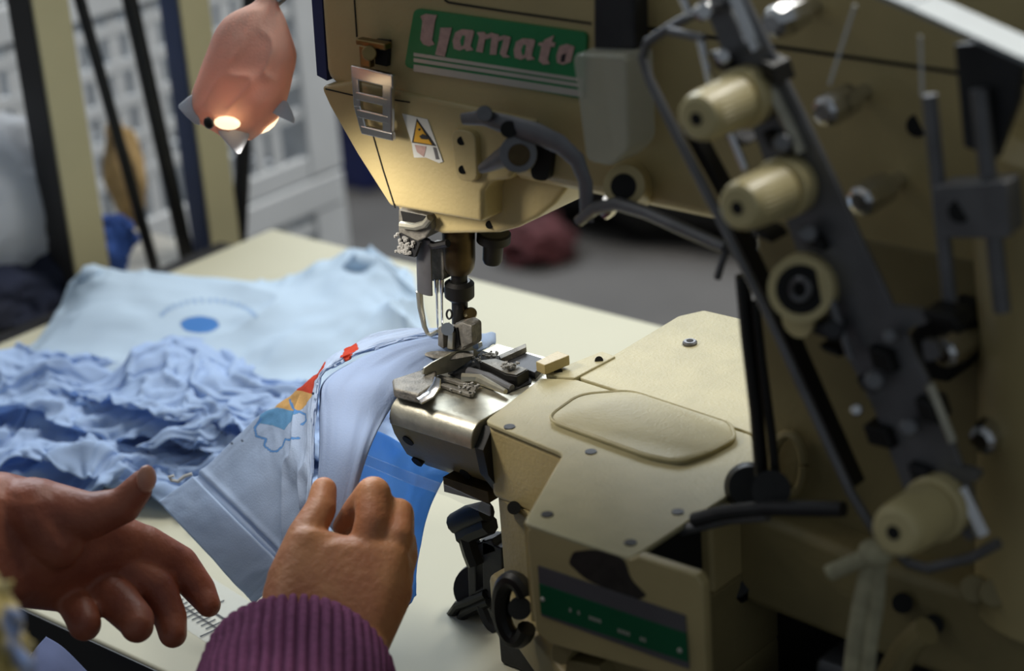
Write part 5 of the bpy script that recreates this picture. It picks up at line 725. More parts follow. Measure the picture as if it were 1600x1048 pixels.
 (22, 60, [-307,-306,-317,-327,-332,-311,-303,-305,-317,-303,-285,-269,-254,-240,-224,-207,-190,-175,-160,-144,-131,-115,-102,-86,-79,-63,-47,-44,-31,-15,0,14,26,40,56,72,86,92,107,123,132,148,148,161,170,182,195,209,214,229,226,232,244,249,265,278,287,287,289,293,-304,-298,-309,-319,-324,-306,-289,-291,-303,-297,-278,-262,-246,-231,-221,-204,-188,-171,-158,-140,-123,-116,-101,-90,-73,-61,-43,-30,-25,-12,5,19,31,48,57,70,86,103,107,117,133,144,160,164,179,186,202,210,226,225,240,239,248,258,270,287,296,307,303,296,-302,-294,-296,-308,-317,-295,-278,-280,-292,-287,-272,-254,-242,-229,-214,-197,-181,-168,-152,-136,-121,-105,-94,-78,-70,-53,-37,-24,-10,-5,9,27,41,53,70,74,89,105,119,132,135,152,165,175,190,194,209,216,235,229,245,254,260,274,270,273,284,303,317,298,-299,-288,-296,-306,-310,-283,-265,-274,-282,-271,-264,-247,-231,-218,-209,-193,-175,-159,-148,-136,-118,-100,-85,-82,-67,-51,-35,-19,-3,12,18,35,48,55,66,83,96,98,112,126,139,155,168,176,193,203,206,223,239,234,248,263,275,273,287,286,293,309,314,301,-297,-276,-280,-294,-299,-301,-278,-265,-277,-265,-250,-239,-222,-206,-195,-190,-175,-158,-142,-130,-113,-96,-87,-71,-62,-45,-36,-20,-4,10,27,32,48,65,79,90,87,99,115,131,148,164,169,184,201,214,214,226,231,247,255,263,274,283,299,310,313,326,317,303,-294,-276,-272,-289,-293,-302,-286,-267,-259,-253,-243,-228,-214,-197,-183,-180,-172,-156,-138,-126,-108,-98,-81,-73,-56,-41,-31,-16,2,18,25,43,51,68,84,80,96,110,120,138,149,167,180,196,208,224,225,229,245,260,270,277,282,296,312,318,333,331,315,306,-292,-278,-270,-286,-294,-298,-278,-259,-246,-245,-230,-225,-209,-194,-177,-166,-167,-149,-136,-118,-105,-89,-77,-62,-56,-39,-22,-9,8,17,35,46,62,70,86,97,101,116,132,142,158,173,187,200,217,232,243,239,255,266,281,288,297,315,326,329,339,329,312,308,-289,-276,-279,-273,-286,-291,-269,-252,-255,-240,-224,-216,-203,-191,-173,-159,-153,-143,-134,-120,-105,-89,-73,-60,-49,-32,-18,-2,15,25,38,55,70,78,93,109,109,125,138,154,161,176,190,204,221,239,254,255,266,281,294,305,304,325,328,341,344,329,313,311,-286,-284,-285,-272,-271,-282,-264,-247,-245,-229,-221,-205,-202,-186,-175,-166,-152,-135,-120,-112,-97,-81,-72,-55,-43,-26,-8,5,15,24,40,57,72,88,103,107,122,127,144,159,176,183,198,205,221,238,255,271,273,290,300,300,315,334,339,346,344,327,312,314,-284,-293,-297,-279,-264,-270,-260,-245,-240,-226,-219,-201,-191,-186,-174,-159,-145,-128,-111,-113,-97,-80,-63,-47,-35,-20,-13,3,20,36,44,58,75,88,99,114,131,135,153,169,178,194,204,218,226,239,255,271,284,290,299,308,313,330,350,352,336,325,323,316,-281,-281,-297,-291,-281,-262,-251,-238,-228,-230,-213,-196,-187,-172,-159,-159,-144,-127,-121,-106,-90,-74,-57,-41,-29,-12,-8,8,27,39,55,64,80,98,104,120,138,144,157,174,189,199,215,226,241,249,264,275,291,293,311,331,331,334,351,337,327,318,311,319,-279,-285,-296,-292,-277,-257,-248,-232,-232,-225,-208,-196,-181,-170,-154,-147,-131,-122,-112,-96,-80,-64,-48,-39,-24,-18,-2,14,31,43,56,73,88,95,114,127,145,160,157,175,192,207,224,240,245,261,269,279,293,308,327,346,353,332,348,336,319,313,320,321,-276,-281,-293,-279,-264,-252,-244,-228,-230,-220,-207,-191,-175,-165,-149,-132,-127,-111,-103,-96,-79,-61,-44,-27,-23,-8,7,23,32,47,63,73,88,105,115,135,145,161,171,192,207,219,230,233,249,265,273,289,300,321,341,359,357,337,340,323,325,308,325,324,-274,-280,-293,-275,-259,-251,-237,-232,-228,-213,-197,-188,-173,-158,-141,-135,-120,-104,-93,-86,-77,-60,-42,-30,-16,-3,11,24,40,54,69,82,95,112,127,135,153,171,185,204,217,211,224,240,254,264,279,295,303,321,345,364,346,335,335,317,331,313,330,326,-271,-276,-290,-274,-256,-242,-243,-229,-223,-207,-191,-177,-166,-153,-135,-122,-117,-101,-83,-72,-69,-59,-42,-25,-17,-1,16,29,43,60,75,81,96,113,124,138,156,164,178,192,207,219,233,249,255,268,286,299,309,328,344,350,356,344,333,316,329,321,335,329,-268,-292,-282,-268,-255,-247,-232,-231,-217,-200,-186,-180,-163,-148,-133,-123,-108,-98,-81,-65,-52,-50,-34,-26,-9,6,22,39,47,63,70,82,97,113,131,148,159,176,185,198,212,223,239,253,263,279,296,295,311,323,344,352,367,350,336,318,332,321,342,332,-266,-284,-280,-261,-245,-244,-228,-220,-212,-195,-180,-173,-157,-143,-137,-123,-108,-93,-78,-71,-55,-39,-31,-20,-3,6,21,37,49,60,77,93,103,120,137,147,160,176,185,200,214,223,240,256,274,290,306,310,327,333,350,363,364,345,334,322,322,330,346,334,-263,-280,-271,-255,-241,-238,-226,-210,-206,-191,-177,-165,-158,-142,-126,-115,-99,-86,-80,-65,-52,-38,-21,-6,1,16,27,39,55,63,80,92,108,125,138,155,170,179,195,211,211,226,243,260,277,294,310,312,327,343,358,364,346,337,343,325,322,328,328,337,-261,-276,-260,-244,-245,-230,-213,-212,-198,-187,-172,-162,-147,-131,-123,-107,-100,-86,-75,-58,-54,-38,-21,-7,9,21,38,46,62,69,85,97,112,127,142,157,171,185,201,215,227,240,253,270,286,302,299,312,331,350,348,349,335,346,330,327,332,319,331,339,-258,-267,-246,-252,-237,-222,-208,-197,-189,-178,-168,-152,-145,-130,-116,-106,-89,-81,-65,-57,-42,-28,-23,-9,9,24,42,59,66,80,90,107,123,136,152,167,181,191,206,223,238,255,268,279,295,299,312,328,334,333,350,341,344,329,340,343,327,323,345,342,-256,-261,-243,-243,-228,-220,-210,-193,-177,-174,-160,-147,-139,-123,-113,-97,-93,-77,-66,-52,-42,-24,-10,-7,10,28,44,56,73,85,101,113,130,146,162,177,189,203,214,231,248,264,273,286,300,304,316,311,333,352,359,355,346,342,351,335,331,326,344,344,-253,-262,-244,-231,-216,-205,-202,-188,-178,-162,-159,-143,-132,-120,-104,-98,-83,-72,-58,-53,-38,-23,-10,5,12,28,45,63,73,90,103,120,136,153,169,186,201,209,225,240,257,272,286,294,299,311,318,314,333,355,370,360,349,349,349,355,350,340,336,347,-156,-153,-142,-127,-116,-117,-123,-117,-102,-107,-110,-111,-111,-108,-116,-116,-114,-109,-117,-115,-109,-111,-108,-109,-99,-108,-108,-99,-107,-111,-104,-112,-118,-110,-113,-112,-111,-100,-98,-91,-83,-86,-81,-88,-87,-92,-81,-92,-92,-99,-96,-95,-97,-112,-117,-117,-115,-135,-141,-156,-139,-140,-126,-115,-103,-106,-113,-106,-91,-89,-94,-95,-99,-98,-98,-100,-99,-101,-98,-100,-101,-93,-95,-92,-94,-90,-91,-100,-92,-96,-99,-95,-98,-104,-96,-95,-94,-95,-83,-75,-77,-68,-76,-71,-77,-84,-87,-74,-82,-85,-84,-78,-92,-97,-104,-101,-107,-124,-138,-139,-122,-117,-111,-96,-87,-92,-95,-93,-74,-71,-78,-83,-82,-80,-83,-84,-87,-84,-88,-83,-83,-83,-79,-84,-76,-77,-79,-85,-89,-81,-83,-84,-82,-84,-84,-77,-76,-78,-71,-70,-60,-56,-59,-57,-64,-69,-76,-62,-68,-69,-68,-76,-79,-90,-86,-95,-105,-110,-122,-122,-105,-99,-99,-83,-68,-77,-78,-78,-60,-65,-60,-65,-71,-71,-66,-70,-71,-72,-71,-67,-64,-66,-74,-66,-70,-71,-65,-69,-73,-76,-67,-69,-64,-64,-63,-67,-64,-68,-63,-55,-44,-41,-47,-53,-56,-62,-58,-57,-51,-53,-58,-61,-67,-75,-84,-81,-88,-97,-110,-105,-87,-85,-82,-74,-70,-64,-64,-62,-46,-51,-59,-49,-55,-59,-60,-55,-61,-60,-55,-61,-62,-62,-55,-58,-53,-55,-59,-60,-62,-59,-63,-52,-53,-48,-56,-49,-56,-51,-46,-46,-48,-46,-32,-40,-41,-48,-41,-42,-34,-43,-41,-47,-55,-63,-70,-78,-83,-95,-94,-87,-70,-70,-65,-60,-58,-44,-43,-48,-44,-37,-43,-49,-39,-43,-46,-41,-44,-45,-45,-48,-51,-45,-47,-41,-44,-39,-44,-46,-46,-51,-46,-49,-37,-41,-39,-37,-41,-41,-32,-33,-29,-29,-36,-32,-26,-34,-27,-23,-30,-29,-33,-34,-42,-51,-60,-66,-74,-78,-75,-70,-53,-54,-54,-43,-41,-26,-28,-31,-34,-24,-33,-35,-36,-29,-30,-31,-27,-28,-33,-31,-37,-33,-30,-35,-27,-27,-28,-37,-39,-34,-37,-34,-35,-23,-22,-31,-29,-25,-23,-15,-21,-16,-23,-14,-18,-18,-20,-9,-17,-12,-18,-20,-34,-44,-49,-55,-61,-62,-58,-53,-36,-36,-33,-30,-24,-13,-13,-15,-19,-19,-17,-19,-23,-14,-14,-15,-16,-21,-17,-27,-19,-16,-16,-19,-13,-14,-23,-23,-22,-17,-24,-18,-24,-12,-9,-19,-12,-15,-8,-11,-3,-6,-5,-6,-2,-1,-8,-1,-7,-10,-5,-17,-25,-30,-35,-42,-45,-44,-41,-36,-19,-15,-13,-11,-5,5,4,0,-5,-9,-5,-7,-5,-11,0,-9,-5,-7,-11,-11,-12,-10,1,-2,-10,-14,-9,-8,-8,-8,-10,-9,-6,-7,-2,-1,-2,3,1,7,2,10,9,4,4,6,9,5,8,6,2,-1,-11,-15,-22,-27,-27,-27,-21,-19,-2,6,8,6,11,20,11,7,4,-3,12,11,-2,7,15,6,2,2,4,5,6,5,3,3,5,4,3,7,9,3,8,9,7,9,14,17,14,21,17,17,21,17,25,16,21,21,14,19,12,30,18,14,2,-11,-6,-10,-12,-11,-6,-2,15,20,19,26,29,25,23,23,17,9,9,12,16,10,11,23,17,13,16,20,21,22,21,21,23,21,21,20,18,19,15,24,19,24,30,34,32,38,32,34,35,34,30,31,22,32,28,22,20,39,21,23,10,-4,9,3,8,8,12,15,33,39,36,42,46,43,41,39,31,24,24,29,23,27,26,34,28,31,16,17,20,23,26,39,34,36,37,35,32,29,32,29,33,41,37,45,47,45,51,51,53,45,46,41,37,31,42,33,35,42,33,27,14,15,20,11,25,27,29,33,50,58,58,51,54,59,58,53,46,39,42,39,38,43,42,38,45,38,30,35,38,39,41,45,52,43,38,40,48,46,43,46,49,48,54,46,61,65,61,62,57,56,62,52,51,47,58,47,52,54,44,36,29,34,33,25,31,43,46,50,67,76,75,69,69,76,74,67,60,55,52,55,55,49,49,55,48,53,45,49,53,52,54,62,54,58,52,56,57,62,60,61,61,65,63,65,70,66,76,74,72,71,68,66,60,62,63,57,54,60,53,46,40,51,43,44,48,59,66,67,84,93,89,87,87,89,79,81,74,72,69,68,65,65,65,63,62,59,59,59,68,69,71,66,71,70,68,72,73,74,77,78,76,79,73,78,75,83,76,84,85,87,75,71,77,80,73,73,71,72,70,67,56,61,59,66,69,76,81,84,101,108,109,104,105,97,94,94,87,88,85,82,82,82,79,75,74,76,76,75,70,82,78,84,79,81,84,84,90,91,89,91,89,90,89,88,92,93,92,91,100,86,87,91,94,91,82,79,85,87,87,84,75,63,78,85,85,95,96,101,118,126,126,121,119,110,112,108,101,98,101,98,93,99,91,89,91,92,90,82,87,87,96,101,98,97,99,103,108,106,103,105,107,107,106,101,103,102,104,107,97,105,109,110,108,103,98,88,84,100,100,97,87,79,94,102,102,109,113,118,135,146,144,136,132,123,127,122,116,114,117,106,110,108,106,104,102,107,102,98,102,105,107,104,115,106,114,121,118,117,116,123,121,123,116,115,111,120,115,112,115,106,102,98,95,90,94,102,96,92,93,105,93,91,111,120,122,129,122,135,153,163,157,150,144,138,136,137,132,132,126,123,115,115,123,116,119,115,113,112,120,118,120,120,122,124,124,135,135,134,133,138,138,134,134,127,128,120,124,131,117,119,118,115,112,105,109,116,110,104,105,118,105,105,115,137,139,144,145,153,170,179,171,162,157,152,153,145,148,135,142,134,128,132,125,132,126,132,126,129,119,125,137,133,135,142,141,142,152,144,149,148,144,147,147,141,136,137,139,134,131,126,119,131,128,114,119,107,114,115,123,111,128,110,125,142,154,157,161,170,187,197,185,174,165,170,162,160,154,151,142,150,143,138,142,139,144,137,143,136,138,137,133,147,150,151,155,160,159,161,159,164,161,156,155,156,154,143,152,151,147,142,130,122,134,129,118,120,121,125,111,123,128,131,137,140,160,177,181,187,204,192,200,188,179,176,178,173,171,162,157,162,154,156,153,157,152,154,144,153,154,151,148,149,165,168,172,169,176,175,176,172,175,173,171,167,165,158,156,161,160,153,143,129,115,128,135,136,139,126,127,139,132,149,156,148,166,176,192,204,38,56,62,69,54,52,72,88,93,103,98,93,86,76,77,76,75,80,75,68,58,56,67,62,49,51,56,71,79,72,65,67,81,74,73,81,70,57,51,49,63,59,41,35,51,39,34,35,52,53,70,86,73,81,80,70,59,72,53,50,38,57,64,76,66,64,76,91,90,106,105,96,95,88,74,69,65,64,76,77,73,59,53,67,66,55,51,58,73,83,83,74,87,93,80,70,78,73,60,48,44,56,54,37,38,55,51,39,43,60,68,84,91,79,69,79,73,66,44,52,40,58,76,81,71,74,77,93,90,106,109,107,95,83,74,72,77,65,62,68,78,71,58,54,68,66,64,51,61,78,88,89,80,94,92,75,70,79,72,60,46,43,56,41,44,62,63,52,50,68,65,76,93,88,72,62,53,50,56,54,42,60,81,69,74,71,81,98,87,100,113,110,104,94,79,82,81,76,61,71,73,75,74,58,51,50,52,59,65,72,89,94,82,98,83,89,81,65,57,54,54,48,41,57,60,47,65,66,56,74,81,80,93,78,79,63,50,58,73,57,45,60,83,75,92,74,89,95,95,105,100,109,107,101,89,72,65,63,70,56,56,57,71,70,56,54,69,75,81,69,73,89,96,100,96,82,67,57,65,68,69,62,51,46,53,47,63,75,59,63,80,92,80,69,74,65,51,60,70,59,49,62,82,76,93,76,88,80,94,108,94,93,100,102,92,75,59,55,55,68,69,55,56,71,71,62,75,82,85,84,67,74,88,85,93,76,73,66,53,56,69,73,65,58,45,44,61,78,71,60,73,88,71,66,68,53,49,68,76,61,53,68,88,79,96,76,75,76,86,102,100,83,83,93,90,77,58,57,67,70,60,65,52,56,72,76,74,67,68,83,80,65,72,85,91,80,62,73,65,53,53,62,53,62,59,48,61,75,79,65,70,85,76,72,61,45,59,75,82,63,58,76,100,85,99,81,74,74,93,85,96,81,72,83,85,76,59,74,58,51,58,64,64,51,63,66,58,57,64,77,68,69,61,72,80,81,64,60,73,68,53,45,55,45,49,50,56,72,88,80,69,77,61,66,51,52,71,80,84,63,62,80,100,85,102,82,77,82,99,96,81,87,70,65,73,60,72,75,70,53,42,48,58,59,47,47,52,62,77,61,54,53,61,58,65,83,73,57,57,66,66,51,45,61,66,68,63,67,88,78,89,70,58,58,43,60,77,74,83,63,66,79,98,92,103,80,92,98,84,79,83,86,86,71,61,67,56,62,65,47,41,37,40,44,57,47,63,72,75,73,57,50,49,63,75,84,76,59,59,50,66,65,53,52,67,78,81,79,72,86,71,60,50,42,53,68,79,66,81,63,68,82,74,92,105,100,82,93,83,67,66,68,83,84,73,59,68,76,59,53,48,43,38,42,56,52,67,60,61,75,71,58,61,56,73,80,79,61,48,49,59,73,69,55,55,69,76,63,59,70,52,51,44,59,59,64,83,67,82,61,69,86,70,89,99,98,82,87,72,59,61,71,67,81,81,67,62,78,75,68,63,59,54,45,41,58,64,69,73,60,72,75,69,54,59,71,74,66,49,55,64,62,67,64,46,54,68,52,49,57,46,37,51,61,70,79,82,65,79,59,68,83,68,75,85,97,80,77,62,49,61,58,61,74,79,77,60,65,80,65,67,65,64,60,43,43,48,54,66,57,59,73,65,69,53,53,60,68,58,40,46,57,65,51,57,47,62,59,42,44,42,48,68,67,84,82,66,64,73,56,65,81,71,71,76,91,82,67,51,44,50,66,59,60,63,79,78,72,85,69,56,51,51,61,60,50,58,47,52,62,55,64,77,73,64,45,46,50,62,51,39,63,49,43,41,57,46,44,57,60,60,61,80,78,69,78,67,62,73,52,60,75,81,69,72,81,65,56,41,46,49,59,72,62,60,69,87,89,91,78,62,49,44,44,60,64,65,54,45,49,57,72,63,61,49,58,64,49,44,40,54,66,64,59,43,55,58,46,57,60,49,64,81,67,80,78,69,62,70,49,55,64,81,65,75,66,63,45,52,48,55,71,65,61,70,83,76,90,89,81,71,57,57,42,45,52,58,64,49,55,71,58,50,45,47,48,64,60,45,57,46,45,49,59,45,42,44,65,72,53,53,69,76,84,80,82,70,61,62,46,50,60,79,66,69,54,61,47,60,62,60,76,77,67,82,71,81,86,78,63,72,72,59,47,45,61,68,66,53,65,61,65,50,47,47,61,48,44,57,66,65,52,52,54,56,53,53,71,59,57,55,67,86,79,65,81,62,75,59,43,46,62,77,61,56,41,56,53,67,59,68,61,77,83,86,72,70,80,65,70,60,71,68,59,47,47,59,70,67,51,49,62,61,53,61,66,61,47,46,50,68,72,73,73,73,73,74,59,71,72,69,87,94,81,69,75,60,75,55,41,43,62,73,60,43,48,44,63,72,57,54,68,62,70,84,85,69,63,78,79,64,57,54,67,62,48,46,60,65,48,43,54,63,68,58,52,65,65,61,53,55,67,80,81,82,84,64,66,67,62,79,93,89,74,69,76,61,71,56,40,42,60,70,50,51,56,47,57,74,73,60,60,76,66,66,79,81,66,68,83,79,70,60,52,51,49,47,48,62,61,47,43,49,60,66,62,51,65,73,71,63,59,68,78,77,69,55,59,48,67,76,81,87,81,82,67,70,57,59,39,42,60,54,38,39,54,64,66,61,79,77,69,84,82,67,63,80,83,70,67,81,82,74,62,62,64,59,48,46,60,58,45,44,46,52,62,48,51,63,67,67,66,55,62,58,77,78,56,63,71,66,81,67,83,69,51,50,45,57,39,43,41,40,34,36,48,64,55,69,70,86,81,70,82,78,62,66,80,86,72,76,70,83,76,70,67,63,62,50,49,61,61,52,50,47,49,58,42,47,55,58,57,56,48,56,57,73,52,53,52,62,74,86,86,71,53,45,33,41,40]),
